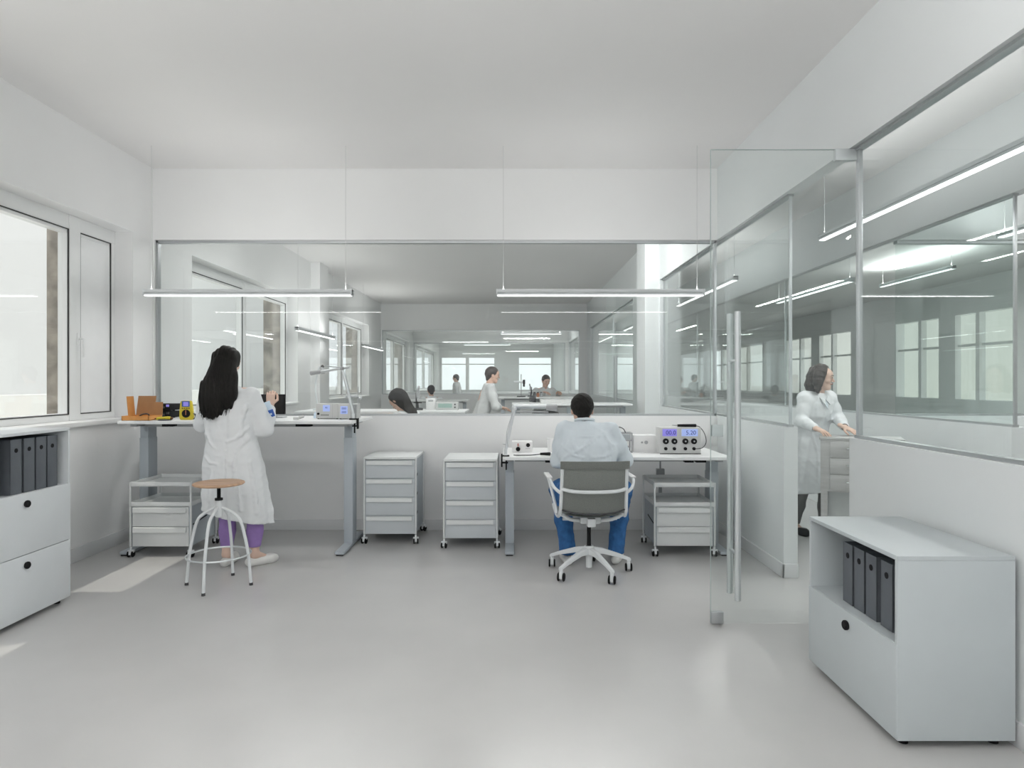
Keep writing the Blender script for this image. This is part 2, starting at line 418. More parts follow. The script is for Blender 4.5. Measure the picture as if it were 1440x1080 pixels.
# ------------------------------------------------------------------ lamps
def pendant(loc, L, rz, label, group, wires=True, up=1.0, down=1.0, hw=.02, zc=Zc, side=0):
    t = thing('pendant_lamp', label, 'lamp', loc, rz, group)
    b = MB().box(-L/2, L/2, -.032, .032, .018, .045, .004)
    b.box(-L/2, L/2, -.026, .026, -.002, .016, .003)
    b.box(-L/2, -L/2+.012, -.034, .034, -.012, .047, .003).box(L/2-.012, L/2, -.034, .034, -.012, .047, .003)
    b.out('housing', M['white_metal'], t)
    MB().box(-L/2+.012, L/2-.012, -.022, .022, -.012, -.002).out('diffuser', M['lamp_glow'], t)
    if wires:
        for s in (-1, 1):
            x = s*(L/2-.06)
            w = MB().cyl((x, 0, .045), (x, 0, zc-loc[2]), .0022, seg=6)
            w.cyl((x, 0, .045), (x, 0, .075), .006, .003, seg=8)
            w.out('suspension_wire', M['wire'], t)
    for dirn, pw in (('d', down), ('u', up), ('s', side)):
        if pw <= 0: continue
        l = bpy.data.lights.new('tube', 'AREA'); l.shape = 'RECTANGLE'; l.size = L-.04; l.size_y = .05
        l.energy = pw; l.color = (1, .99, .98)
        o = bpy.data.objects.new('lamp_tube_light', l); C.objects.link(o); o.parent = t
        o.location = (0, 0, -.0135 if dirn == 'd' else .047)
        if dirn == 'u': o.rotation_euler = (PI, 0, 0)
        if dirn == 's': o.rotation_euler = (PI/2+.12, 0, 0); o.location = (0, .040, .02)  # added sideways light, throws fill down the second room
    return t
GP = 'pendant lamps of the front room'
pendant((-2.254, 5.476, 2.145), 1.782, 0, 'white linear pendant lamp over the standing desk', GP, up=4.5, down=5)
pendant((.7545, 5.476, 2.145), 1.777, 0, 'white linear pendant lamp over the seated desk', GP, up=4.5, down=5)
for x, y in ((-2.3, .6), (.75, .6), (-2.3, -1.8), (.75, -1.8)):  # unseen lamps added to fill the front room off the ceiling
    pendant((x, y, 2.145), 1.78, 0, 'added unseen fill lamp behind the camera', 'added fill lamps behind the camera', up=66, down=0)
G2 = 'pendant lamps of the second room'
pendant((-1.9, 7.2, 3.0), 1.9, 0, 'added fill lamp hidden behind the wall band above the bowed person', 'pendant lamps of the second room', side=5, up=14, down=14, wires=False)  # added out of view to brighten the second room
pendant((-3.08, 10.1, 2.145), 1.9, PI/2, 'white pendant lamp near the first window of the second room', G2, up=7, down=3)
pendant((-3.08, 14.2, 2.145), 2.0, PI/2, 'white pendant lamp near the second window of the second room', G2, up=7, down=3)
pendant((.6, 7.2, 3.15), 1.9, 0, 'added fill lamp of second room hidden by the wall band', G2, up=30, down=22, wires=False, side=34)  # added above the glass head, lights the second room unseen
pendant((.6, 20, 2.9), 1.9, 0, 'added fill lamp of the third room', 'added far fill lamps', up=60, down=20)  # lamp added to brighten the third room through the glass
pendant((-1, 26, 2.9), 1.9, 0, 'added fill lamp of the farthest room', 'added far fill lamps', up=70, down=30)  # lamp added to brighten the farthest room
GC = 'corridor pendant lamps in one row'
for k, (a, b) in enumerate([(2.6, 6.0), (8.29, 11.2), (14.9, 16.6), (18.5, 21.4)]):
    pendant((2.9, (a+b)/2, 2.73), b-a, PI/2, ['long white corridor lamp nearest the door opening', 'second white corridor lamp in the row', 'short third corridor lamp in the row', 'last corridor lamp in the row'][k], GC, up=9, down=26)
GS = 'side room pendant lamps in one row'
for k, (a, b) in enumerate([(3.2, 5.88), (8.43, 10.8)]):
    pendant((4.48, (a+b)/2, 2.73), b-a, PI/2, ['white side room lamp before the cross glazing', 'white side room lamp beyond the cross glazing'][k], GS, up=14, down=22)

pendant((6.6, 4.2, 3.1), 1.9, PI/2, 'added fill lamp deep in the side room before the cross glazing', 'added fill lamps deep in the side room', up=40, down=30)  # this lamp and the next are added to lift the dim side room
pendant((6.6, 10.5, 3.1), 1.9, PI/2, 'added fill lamp deep in the side room beyond the cross glazing', 'added fill lamps deep in the side room', up=40, down=30)

# ------------------------------------------------------------------ furniture
def caster(parent, x, y, rz=0, r=.026, white='white_metal'):
    mt = Matrix.Translation((x, y, 0)) @ Matrix.Rotation(rz, 4, 'Z')
    w = MB()
    for s in (-1, 1):
        w.cyl((s*.010, 0, r), (s*.022, 0, r), r, seg=18, bev=.003)
    w.xf(mt); wh = w.out('caster', M['black'], parent)
    h = MB().box(-.0095, .0095, -.02, .02, r-.006, r*2+.004, .003).cyl((0, 0, r*2), (0, 0, r*2+.028), .008, seg=10)
    h.box(-.024, .024, -.012, .020, r+.010, r*2+.006, .006)
    h.xf(mt); h.out('fork', M[white], wh)

def tall_trolley():
    t = thing('drawer_trolley', '', 'trolley')
    w, D, z0, z1 = .45, .49, .083, .75
    MB().box(-w/2, w/2, 0, D, z1-.022, z1, .004).out('top_panel', M['trolley_w'], t)
    MB().box(-w/2+.006, -w/2+.016, .012, D-.01, z0, z1-.022).box(w/2-.016, w/2-.006, .012, D-.01, z0, z1-.022)\
        .box(-w/2+.016, w/2-.016, D-.02, D-.01, z0, z1-.022).box(-w/2+.016, w/2-.016, .02, D-.02, z0, z0+.01).out('body_shell', M['leg'], t)
    for sx in (-1, 1):
        for y in (.008, D-.008):
            MB().cyl((sx*(w/2-.002), y, .085), (sx*(w/2-.002), y, z1-.005), .009, seg=12).out('post', M['trolley_w'], t)
            caster(t, sx*(w/2-.002), y, random.uniform(-.5, .5))
    for k in range(3):
        z = z0+.166*(k+1)
        s = MB().prism([(.05, z-.01), (.12, z+.0), (.12, z+.018), (.05, z+.008)], w/2-.005, w/2-.0025, axis='x')
        s.out('side_slot', M['dark'], t)
    h = (z1-.026-z0)/4
    for k in range(4):
        a = z0+k*h+.002; b = z0+(k+1)*h-.002
        d = MB().box(-w/2+.014, w/2-.014, .006, .02, a, b, .002)
        d = d.out('drawer', M['trolley'], t)
        MB().prism([(.006, b-.004), (-.010, b-.006), (-.013, b-.038), (-.009, b-.040), (.006, b-.034)], -w/2+.024, w/2-.034, axis='x').out('handle', M['trolley_w'], d)
    return t
t1 = tall_trolley(); t1.location = (-1.055, 5.53, 0); t1['group'] = 'tall four drawer trolleys'
t1['label'] = 'tall four-drawer grey steel trolley beside the standing desk, dark slots on its side'
dup(t1, (-.349, 5.38, 0), 0, 'tall four-drawer grey steel trolley next to the seated desk')

def low_trolley(mf):
    t = thing('tray_trolley', '', 'trolley')
    w, D, z0, zb, zt = .475, .45, .083, .44, .60
    for nm, z, mm in (('tray_top', zt, 'trolley_w'), ('tray_shelf', zb, 'trolley_w')):
        b = MB().box(-w/2, w/2, 0, D, z-.036, z-.028)
        b.box(-w/2, w/2, 0, .006, z-.036, z).box(-w/2, w/2, D-.006, D, z-.036, z)
        b.box(-w/2, -w/2+.006, 0, D, z-.036, z).box(w/2-.006, w/2, 0, D, z-.036, z)
        b.out(nm, M[mm], t)
    MB().box(-w/2+.006, -w/2+.014, .012, D-.01, z0, zb-.036).box(w/2-.014, w/2-.006, .012, D-.01, z0, zb-.036)\
        .box(-w/2+.014, w/2-.014, D-.02, D-.01, z0, zb-.036).box(-w/2+.014, w/2-.014, .02, D-.02, z0, z0+.01).out('body_shell', M['leg'], t)
    MB().prism([(.06, .245), (.3, .275), (.3, .285), (.06, .255)], w/2-.006, w/2-.003, axis='x').out('side_slot', M['black'], t)
    MB().prism([(.06, .245), (.3, .275), (.3, .285), (.06, .255)], -w/2+.003, -w/2+.006, axis='x').out('side_slot', M['black'], t)
    for sx in (-1, 1):
        for y in (.006, D-.006):
            MB().cyl((sx*(w/2+.004), y, .085), (sx*(w/2+.004), y, zt-.002), .008, seg=12).out('post', M['trolley_w'], t)
            caster(t, sx*(w/2), y, random.uniform(-.5, .5))
    h = (zb-.038-z0)/2
    for k in range(2):
        a = z0+k*h+.002; b = z0+(k+1)*h-.002
        d = MB().box(-w/2+.014, w/2-.014, .006, .02, a, b, .002).out('drawer', M[mf], t)
        MB().prism([(.006, b-.004), (-.010, b-.006), (-.013, b-.042), (-.009, b-.044), (.006, b-.036)], -w/2+.022, w/2-.030, axis='x').out('handle', M['trolley_w'], d)
    return t
lt = low_trolley('trolley_w'); lt.location = (-2.807, 5.107, 0); lt['group'] = 'low tray trolleys'
lt['label'] = 'low two-drawer trolley with open tray top in sunlight under the standing desk'
lt2 = dup(lt, (1.386, 5.13, 0), 0, 'low two-drawer trolley with open tray top under the seated desk')
lt2.scale = (1, 1, .985)
# post-holder behind the right trolley: a small stand with power unit clamped under the desk
pc = MB().cyl((0, 0, 0), (0, 0, .15), .007, seg=10).box(-.035, .035, -.02, .02, -.03, .03, .004).box(-.014, .014, -.012, .012, -.22, -.03, .003)
tag(pc.out('cable_riser', M['grey_metal'], loc=(1.325, 5.72, .595)), 'grey cable rod with clamp behind the low trolley of the seated desk', 'cable rod')

def desk(x0, x1, z, lx0, lx1, label, ctrls):
    t = thing('desk', label, 'desk', ((x0+x1)/2, 5.14, 0), 0, 'height adjustable desks')
    cx = (x0+x1)/2; a, b = x0-cx, x1-cx
    MB().box(a, b, 0, .75, z-.026, z, .004).out('tabletop', M['top'], t)
    fr = MB().box(a+.1, b-.1, .22, .26, z-.062, z-.026).box(a+.1, b-.1, .42, .46, z-.062, z-.026)
    for lx in (lx0, lx1): fr.box(lx-cx+.012, lx-cx+.063, .13, .70, z-.055, z-.026)
    fr.out('underframe', M['grey_metal'], t)
    for lx in (lx0, lx1):
        u = lx-cx
        MB().box(u+.004, u+.071, .284, .416, z-.3, z-.05, .003).box(u, u+.075, .28, .42, .03, z-.16, .004).out('leg', M['leg'], t)
        f = MB().box(u, u+.075, .0, .72, .010, .035, .006).out('foot', M['leg'], t)
        MB().box(u+.01, u+.065, .004, .05, 0, .012, .003).box(u+.01, u+.065, .66, .71, 0, .012, .003).out('foot_pad', M['black'], f)
    for p, q in ctrls:
        MB().box(p-cx, q-cx, .03, .10, z-.048, z-.026, .003).out('control_box', M['black'], t)
    return t
desk(-3.17, -1.285, 1.086, -3.155, -1.425, 'white high desk where the long haired person stands', [(-2.83, -2.74), (-1.75, -1.63)])
desk(-.075, 1.775, .795, -.057, 1.675, 'white low desk where the man sits', [(.27, .35), (1.40, 1.47), (1.49, 1.57)])

# ------------------------------------------------------------------ cabinets and binders
def knob(parent, loc, axis):
    k = MB().lathe([(0.0, 0), (.019, 0), (.021, .004), (.021, .012), (.017, .016), (0, .016)], seg=20)
    k.xf(Matrix.Translation(loc) @ Matrix.Rotation(axis, 4, 'Y'))
    return k
def cabinet(loc, flip, W, D, zt, rows, label, m, divs):
    """local: front face at x=0 pointing +x (flip=1) or -x ; runs y 0..W ; depth away from the front"""
    t = thing('storage_cabinet', label, 'cabinet', loc, 0, None)
    f = -flip
    th = .018
    def bx(b, d0, d1, y0, y1, z0, z1, bev=.0): return b.box(min(f*d0, f*d1), max(f*d0, f*d1), y0, y1, z0, z1, bev)
    z0 = .03
    bx(MB(), 0, D, 0, W, zt-th, zt, .002).out('top_panel', M[m], t)
    sp = bx(MB(), 0, D, 0, th, z0, zt-th, .002); sp.out('side_panel', M[m], t)
    sp = bx(MB(), 0, D, W-th, W, z0, zt-th, .002); sp.out('side_panel', M[m], t)
    b = bx(MB(), D-.012, D, th, W-th, z0, zt-th); b.out('back_panel', M[m], t)
    b = bx(MB(), 0, D-.012, th, W-th, z0, z0+th); b.out('bottom_panel', M[m], t)
    b = bx(MB(), .004, D-.012, th, W-th, divs[-1]-th, divs[-1]); b.out('shelf', M[m], t)
    zs = [z0]+list(divs)
    for a, c in zip(zs, zs[1:]):
        d = bx(MB(), -.003, .014, .002, W-.002, a+.002, c-.002, .0015).out('flap_door', M[m], t)
        k = knob(t, (0, 0, 0), 0)
        k.xf(Matrix.Translation((flip*.003, W/2, c-.062)) @ Matrix.Rotation(flip*PI/2, 4, 'Y'))
        k.out('knob', M['black'], d)
    for y in (.05, W-.05):
        for d in (.05, D-.05):
            MB().cyl((f*d, y, 0), (f*d, y, z0), .018, seg=14).out('foot', M['black'], t)
    return t
cabinet((-2.83, 3.35, 0), 1, .75, .50, 1.108, 3, 'tall white cabinet with two flap doors and binders below its top, under the window', 'cab', (.395, .752))
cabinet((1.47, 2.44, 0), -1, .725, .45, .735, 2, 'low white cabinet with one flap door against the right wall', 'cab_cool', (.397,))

def binder(loc, flip, h, w, label, group):
    t = thing('ring_binder', label, 'binder', loc, 0, group)
    f = -flip
    D = .27
    def bx(b, d0, d1, y0, y1, z0, z1, bev=0): return b.box(min(f*d0, f*d1), max(f*d0, f*d1), y0, y1, z0, z1, bev)
    c = bx(MB(), 0, .004, 0, w, 0, h, .001)
    bx(c, 0, D, 0, .003, 0, h); bx(c, 0, D, w-.003, w, 0, h)
    c.out('cover', M['binder'], t)
    bx(MB(), .01, D-.01, .006, w-.012, .006, h-.02).out('pages', M['white'], t)
    b = MB().cyl((flip*.0015, w/2, h*.80), (flip*-.004, w/2, h*.80), .013, seg=18); b.out('finger_hole', M['black'], t)
    return t
lab = ['slate grey binder in the window cabinet, nearest the camera of its row', 'slate grey binder in the window cabinet, second from the camera', 'slate grey binder, third in the window cabinet', 'slate grey binder, fourth in the window cabinet', 'slate grey binder in the window cabinet, next to the empty shelf end']
for k, y in enumerate([3.45, 3.635, 3.735, 3.832, 3.925]):
    binder((-2.85 if k else -2.845, y, .753), 1, .315, .086, lab[k], 'binders in the window cabinet')
lab = ['slate grey binder half hidden by the near side panel of the low cabinet', 'slate grey binder standing apart with a dark gap behind it in the low cabinet', 'slate grey binder just beyond the dark gap in the low cabinet', 'slate grey binder, second from the far end in the low cabinet', 'slate grey binder at the far end of the row in the low cabinet']
for k, y in enumerate([2.462, 2.556, 2.668, 2.762, 2.856]):
    binder((1.52, y, .398), -1, .27, .082, lab[k], 'binders in the low cabinet')

# steel desk in the corridor where the woman leans
t = thing('steel_drawer_desk', 'brushed steel drawer desk in the corridor under the standing woman hands', 'desk', (2.545, 5.28, 0), math.radians(-25.7))
MB().box(-.01, .60, -.01, .31, .925, .945, .003).out('tabletop', M['steel_brushed'], t)
MB().box(0, .45, .0, .30, .50, .925, .003).out('body_shell', M['steel_brushed'], t)
for k in range(3):
    z = .51+k*.137
    d = MB().box(.07, .43, -.012, 0, z, z+.13, .003).out('drawer', M['steel_brushed'], t)
    MB().tube([(.19, -.012, z+.075), (.19, -.03, z+.075), (.31, -.03, z+.075), (.31, -.012, z+.075)], .005, seg=8).out('handle', M['chrome'], d)
for x, y in ((.027, .027), (.56, .027), (.027, .275), (.56, .275)): MB().box(x-.025, x+.025, y-.025, y+.025, 0, .925, .003).out('leg', M['steel_brushed'], t)
MB().box(.05, .54, .27, .285, .1, .5, .003).out('back_panel', M['trolley_w'], t)

# ------------------------------------------------------------------ stool
t = thing('work_stool', 'round wooden stool with white four-legged frame behind the standing person', 'stool', (-2.02, 4.41, 0))
MB().lathe([(0, .688), (.14, .688), (.160, .692), (.167, .699), (.165, .706), (.155, .710), (.10, .706), (0, .705)], seg=48).out('seat', M['wood'], t)
rod = MB().cyl((0, 0, .56), (0, 0, .688), .011, seg=16)
for i in range(14): rod.lathe([(0, .565+i*.008), (.011, .565+i*.008), (.0135, .569+i*.008), (.011, .573+i*.008), (0, .573+i*.008)], seg=14)
rod.lathe([(0, .676), (.045, .678), (.05, .688), (0, .688)], seg=20)
rod.out('screw_rod', M['black'], t)
MB().lathe([(0, .47), (.018, .47), (.03, .50), (.026, .54), (.018, .58), (.0175, .598), (0, .598)], seg=20).out('hub', M['white_metal'], t)
MB().lathe([(0, .585), (.026, .585), (.026, .60), (0, .60)], seg=20).out('collar', M['black'], t)
for k in range(4):
    a = k*PI/2
    c, s = math.cos(a), math.sin(a)
    l = MB().tube([(c*r, s*r, z) for r, z in ((.012, .54), (.05, .525), (.115, .485), (.150, .44), (.178, .34), (.203, .21), (.222, .01))], .0105, seg=12, sub=4).out('leg', M['white_metal'], t)
    MB().cyl((c*.2225, s*.2225, 0), (c*.222, s*.222, .018), .013, .0115, seg=12).out('rubber_foot', M['dark'], l)
MB().tube([(.205*math.cos(2*PI*k/40), .205*math.sin(2*PI*k/40), .212) for k in range(40)], .0065, seg=8, closed=True).out('foot_ring', M['alu_light'], t)

# ------------------------------------------------------------------ swivel chair
def swivel_chair(loc, rz, label, base_rot=0.0):
    t = thing('office_chair', label, 'chair', loc, rz)
    for k in range(5):
        a = math.radians(79+72*k)+base_rot-rz
        c, s = math.cos(a), math.sin(a)
        w, h = .030, .032
        b = bmesh.new()
        def ring(r, z, w, h): return [b.verts.new((c*r-s*u, s*r+c*u, z+v)) for u, v in ((-w/2, -h/2), (w/2, -h/2), (w*.42, h/2), (-w*.42, h/2))]
        R = [ring(.02, .165, .05, .05), ring(.10, .158, .042, .038), ring(.22, .122, .034, .028), ring(.315, .086, .030, .022)]
        for A, B in zip(R, R[1:]):
            for i in range(4): b.faces.new((A[i], A[(i+1) % 4], B[(i+1) % 4], B[i]))
        b.faces.new(R[0][::-1]); b.faces.new(R[-1])
        bmesh.ops.recalc_face_normals(b, faces=b.faces)
        bmesh.ops.bevel(b, geom=b.edges[:], offset=.004, segments=2, affect='EDGES')
        m = MB(); m._merge(b)
        m.cyl((c*.30, s*.30, .062), (c*.30, s*.30, .088), .013, seg=12)
        m.out('base_arm', M['white_metal'], t)
        w2 = MB(); tx = Matrix.Translation((c*.300, s*.300, 0)) @ Matrix.Rotation(random.uniform(-.4, .4)-rz, 4, 'Z')
        for sd in (-1, 1): w2.cyl((sd*.013, 0, .03), (sd*.025, 0, .03), .030, seg=20, bev=.004)
        w2.xf(tx); cc = w2.out('caster', M['black'], t)
        f2 = MB().box(-.012, .012, -.018, .018, .018, .066, .005); f2.xf(tx); f2.out('fork', M['white_metal'], cc)
    MB().lathe([(0, .13), (.038, .13), (.042, .15), (.038, .19), (.03, .20), (0, .20)]).out('hub', M['white_metal'], t)
    MB().cyl((0, 0, .04), (0, 0, .20), .022, .026).out('column_tube', M['white_metal'], t)
    MB().cyl((0, 0, .20), (0, 0, .39), .015).out('gas_lift', M['black'], t)
    mm = MB().box(-.075, .075, -.09, .13, .375, .425, .012).box(-.20, .20, -.045, -.02, .392, .410, .006).box(-.03, .03, -.13, -.07, .36, .42, .008)
    mm.out('mechanism', M['white_metal'], t)
    MB().tube([(.07, 0, .40), (.23, .02, .395)], .006).out('lever', M['white_metal'], t)
    def side(s):
        return [(s*.235, .25, .455), (s*.24, .10, .445), (s*.24, -.08, .435), (s*.235, -.17, .47), (s*.23, -.205, .56), (s*.228, -.225, .68), (s*.226, -.25, .845)]
    for s in (-1, 1):
        MB().tube(side(s), .0125, seg=12, sub=5).out('side_frame', M['white_metal'], t)
        # support struts from the mechanism out to the frame
        MB().tube([(s*.06, -.05, .395), (s*.15, -.11, .415), (s*.225, -.16, .465)], .014, seg=10, sub=4).out('strut', M['white_metal'], t)
        arm = MB().tube([(s*.232, -.21, .62), (s*.275, -.19, .655), (s*.300, -.12, .70), (s*.302, .02, .705), (s*.295, .13, .70), (s*.285, .14, .675), (s*.27, .06, .60), (s*.25, -.04, .50), (s*.243, -.07, .45)], .0115, seg=10, sub=5)
        arm.out('armrest', M['white_metal'], t)
        MB().box(s*.302-.02, s*.302+.02, -.12, .13, .708, .722, .006).out('arm_pad', M['white'], t)
    def sheet(path, x0, x1, th, n=20, sag=.02):
        b = bmesh.new(); rows = []
        for (y, z, ny, nz) in path:
            rows.append([(b.verts.new((x0+(x1-x0)*i/n, y-ny*sag*(1-(2*i/n-1)**2)*.0+ny*sag*(1-(2*i/n-1)**2), z+nz*sag*(1-(2*i/n-1)**2)))) for i in range(n+1)])
        for A, B in zip(rows, rows[1:]):
            for i in range(n): b.faces.new((A[i], A[i+1], B[i+1], B[i]))
        ex = bmesh.ops.solidify(b, geom=b.faces[:], thickness=th)
        bmesh.ops.recalc_face_normals(b, faces=b.faces)
        m = MB(); m._merge(b); return m
    # backrest fabric: rows from bottom to top, slightly hollow towards the sitter
    P = []
    for i in range(15):
        f = i/14; z = .475+f*.335; y = -.178-.07*f**.8
        P.append((y, z, -1, 0))
    sheet(P, -.222, .222, .006, sag=.035).out('backrest', M['mesh'], t)
    P = [( -.262-.008*i/4, .795+.056*i/4, -1, 0) for i in range(5)]
    sheet(P, -.242, .242, .016, sag=.030).out('back_rim', M['mesh_dark'], t)
    MB().tube([(-.228, -.222, .652), (-.15, -.262, .640), (0, -.274, .636), (.15, -.262, .640), (.228, -.222, .652)], .013, seg=10, sub=4).out('lumbar_bar', M['white_metal'], t)
    MB().tube([(-.225, -.19, .500), (-.15, -.215, .482), (0, -.228, .470), (.15, -.215, .482), (.225, -.19, .500)], .006, seg=8, sub=4).out('lower_cable', M['dark'], t)
    P = [(-.17+.43*i/14, .462+.012*math.sin(i/14*PI)*-1 + (.0 if i < 12 else -.006*(i-11)), 0, -1) for i in range(15)]
    sheet(P, -.228, .228, .012, sag=.02).out('seat', M['mesh'], t)
    return t
swivel_chair((.565, 4.70, 0), math.radians(2.5), 'white framed swivel chair with grey mesh back under the seated man')

# ------------------------------------------------------------------ signed distance figures
class Field:
    def __init__(s, lo, hi, vx):
        s.lo = np.array(lo, float); s.vx = vx
        s.n = np.ceil((np.array(hi)-s.lo)/vx).astype(int)+1
        s.ax = [s.lo[i]+vx*np.arange(s.n[i]) for i in range(3)]
        s.v = np.full(tuple(s.n), .12, np.float32)
    def _sub(s, lo, hi):
        i0 = np.maximum(0, np.floor((np.array(lo)-s.lo)/s.vx).astype(int)); i1 = np.minimum(s.n, np.ceil((np.array(hi)-s.lo)/s.vx).astype(int)+1)
        if np.any(i1 <= i0): return None, None
        sl = tuple(slice(a, b) for a, b in zip(i0, i1))
        g = np.meshgrid(*[s.ax[i][sl[i]] for i in range(3)], indexing='ij', sparse=True)
        return sl, g
    def _put(s, sl, d, k, op='u'):
        a = s.v[sl]
        if op == 's': s.v[sl] = np.maximum(a, -d); return
        if k <= 0: s.v[sl] = np.minimum(a, d); return
        h = np.clip(.5+.5*(d-a)/k, 0, 1)
        s.v[sl] = d+(a-d)*h-k*h*(1-h)
    def cap(s, a, b, ra, rb=None, k=.02, ax=None, f=1.0, op='u'):
        rb = ra if rb is None else rb
        a = np.array(a, float); b = np.array(b, float); R = max(ra, rb)+.06+k
        sl, g = s._sub(np.minimum(a, b)-R, np.maximum(a, b)+R)
        if sl is None: return s
        ab = b-a; L = max(1e-9, ab@ab)
        t = np.clip(((g[0]-a[0])*ab[0]+(g[1]-a[1])*ab[1]+(g[2]-a[2])*ab[2])/L, 0, 1)
        dx = g[0]-a[0]-t*ab[0]; dy = g[1]-a[1]-t*ab[1]; dz = g[2]-a[2]-t*ab[2]
        if ax is not None:
            q = (dx*ax[0]+dy*ax[1]+dz*ax[2])*(f-1)
            dx = dx+q*ax[0]; dy = dy+q*ax[1]; dz = dz+q*ax[2]
        d = np.sqrt(dx*dx+dy*dy+dz*dz)-(ra+(rb-ra)*t)
        if ax is not None: d = d/max(1, f*.8)
        s._put(sl, d, k, op); return s
    def chain(s, pts, rs, k=.02, **kw):
        for i in range(len(pts)-1): s.cap(pts[i], pts[i+1], rs[i], rs[i+1], k=k, **kw)
        return s
    def ell(s, c, r, k=.02, R=None, op='u'):
        c = np.array(c, float); m = max(r)+.06+k
        sl, g = s._sub(c-m, c+m)
        if sl is None: return s
        d = [g[i]-c[i] for i in range(3)]
        if R is not None: d = [sum(R[i][j]*d[i] for i in range(3)) for j in range(3)]   # R columns = local axes
        q = np.sqrt((d[0]/r[0])**2+(d[1]/r[1])**2+(d[2]/r[2])**2)
        s._put(sl, (q-1)*min(r), k, op); return s
    def prof(s, tab, k=.02, p=2.3, fold=None):
        tab = sorted(tab); z = s.ax[2]
        T = np.array(tab); zi = np.clip(z, T[0, 0], T[-1, 0])
        sm = [np.interp(zi, T[:, 0], T[:, i]) for i in range(1, 5)]
        cx, cy, a, b = [q[None, None, :] for q in sm]
        X = s.ax[0][:, None, None]; Y = s.ax[1][None, :, None]; Z = z[None, None, :]
        u, v = (X-cx)/a, (Y-cy)/b
        q = (np.abs(u)**p+np.abs(v)**p)**(1/p)
        if fold is not None:
            th = np.arctan2(v, u); q = q*(1-fold(th, Z, X, Y))
        d = (q-1)*np.minimum(a, b)
        dz = np.maximum(T[0, 0]-Z, Z-T[-1, 0])
        d = np.maximum(d, dz)
        s._put((slice(None),)*3, d.astype(np.float32), k); return s
    def cut(s, n, p):
        n = np.array(n, float); n /= np.linalg.norm(n)
        X = s.ax[0][:, None, None]; Y = s.ax[1][None, :, None]; Z = s.ax[2][None, None, :]
        s.v = np.maximum(s.v, ((X-p[0])*n[0]+(Y-p[1])*n[1]+(Z-p[2])*n[2]).astype(np.float32)); return s
    def wrinkle(s, amp, freq, seed=0, zr=None, ani=(1, 1, 1)):
        X = s.ax[0][:, None, None]; Y = s.ax[1][None, :, None]; Z = s.ax[2][None, None, :]
        rg = np.random.RandomState(seed); w = 0
        for i in range(6):
            d = rg.normal(size=3)*np.array(ani); d /= np.linalg.norm(d)
            d2 = rg.normal(size=3); fr = freq*rg.uniform(.6, 1.5)
            ph = X*d[0]+Y*d[1]+Z*d[2]+.02*np.sin((X*d2[0]+Y*d2[1]+Z*d2[2])*freq*.6)
            w = w+(1-np.abs(np.sin(ph*fr+rg.uniform(0, 6))))**2-.3
        w = w*amp/2.2
        if zr is not None: w = w*np.clip((Z-zr[0])/.08, 0, 1)*np.clip((zr[1]-Z)/.08, 0, 1)
        s.v = s.v-w.astype(np.float32); return s
    def mesh(s):
        v = s.v; v = np.pad(v, 1, constant_values=.1); lo = s.lo-s.vx
        ins = v < 0
        nx, ny, nz = v.shape
        c = np.zeros((nx-1, ny-1, nz-1), np.int8)
        for i in (0, 1):
            for j in (0, 1):
                for k in (0, 1): c += ins[i:nx-1+i, j:ny-1+j, k:nz-1+k]
        act = np.argwhere((c > 0) & (c < 8))
        idx = -np.ones(c.shape, np.int64); idx[tuple(act.T)] = np.arange(len(act))
        P = np.zeros((len(act), 3)); W = np.zeros(len(act))
        corners = [(i, j, k) for i in (0, 1) for j in (0, 1) for k in (0, 1)]
        for A in corners:
            for ax in range(3):
                if A[ax]: continue
                B = list(A); B[ax] = 1
                va = v[tuple((act+A).T)]; vb = v[tuple((act+B).T)]
                m = (va < 0) != (vb < 0)
                t = np.where(m, va/np.where(m, va-vb, 1), 0)
                q = act+np.array(A, float); q[:, ax] += t
                P[m] += q[m]; W[m] += 1
        P = P/W[:, None]*s.vx+lo
        faces = []
        for ax in range(3):
            o1, o2 = [(1, 2), (2, 0), (0, 1)][ax]
            sl0 = [slice(1, -1)]*3; sl0[ax] = slice(0, -1); sl1 = [slice(1, -1)]*3; sl1[ax] = slice(1, None)
            a = ins[tuple(sl0)]; b = ins[tuple(sl1)]
            e = np.argwhere(a != b)
            if not len(e): continue
            flip = a[tuple(e.T)]
            base = e.copy(); base[:, o1] += 1; base[:, o2] += 1
            q = []
            for d1, d2 in ((-1, -1), (0, -1), (0, 0), (-1, 0)):
                cc = base.copy(); cc[:, o1] += d1; cc[:, o2] += d2
                q.append(idx[tuple(cc.T)])
            Q = np.stack(q, 1); Q[~flip] = Q[~flip][:, ::-1]
            faces.append(Q)
        Fc = np.concatenate(faces)
        return P, Fc
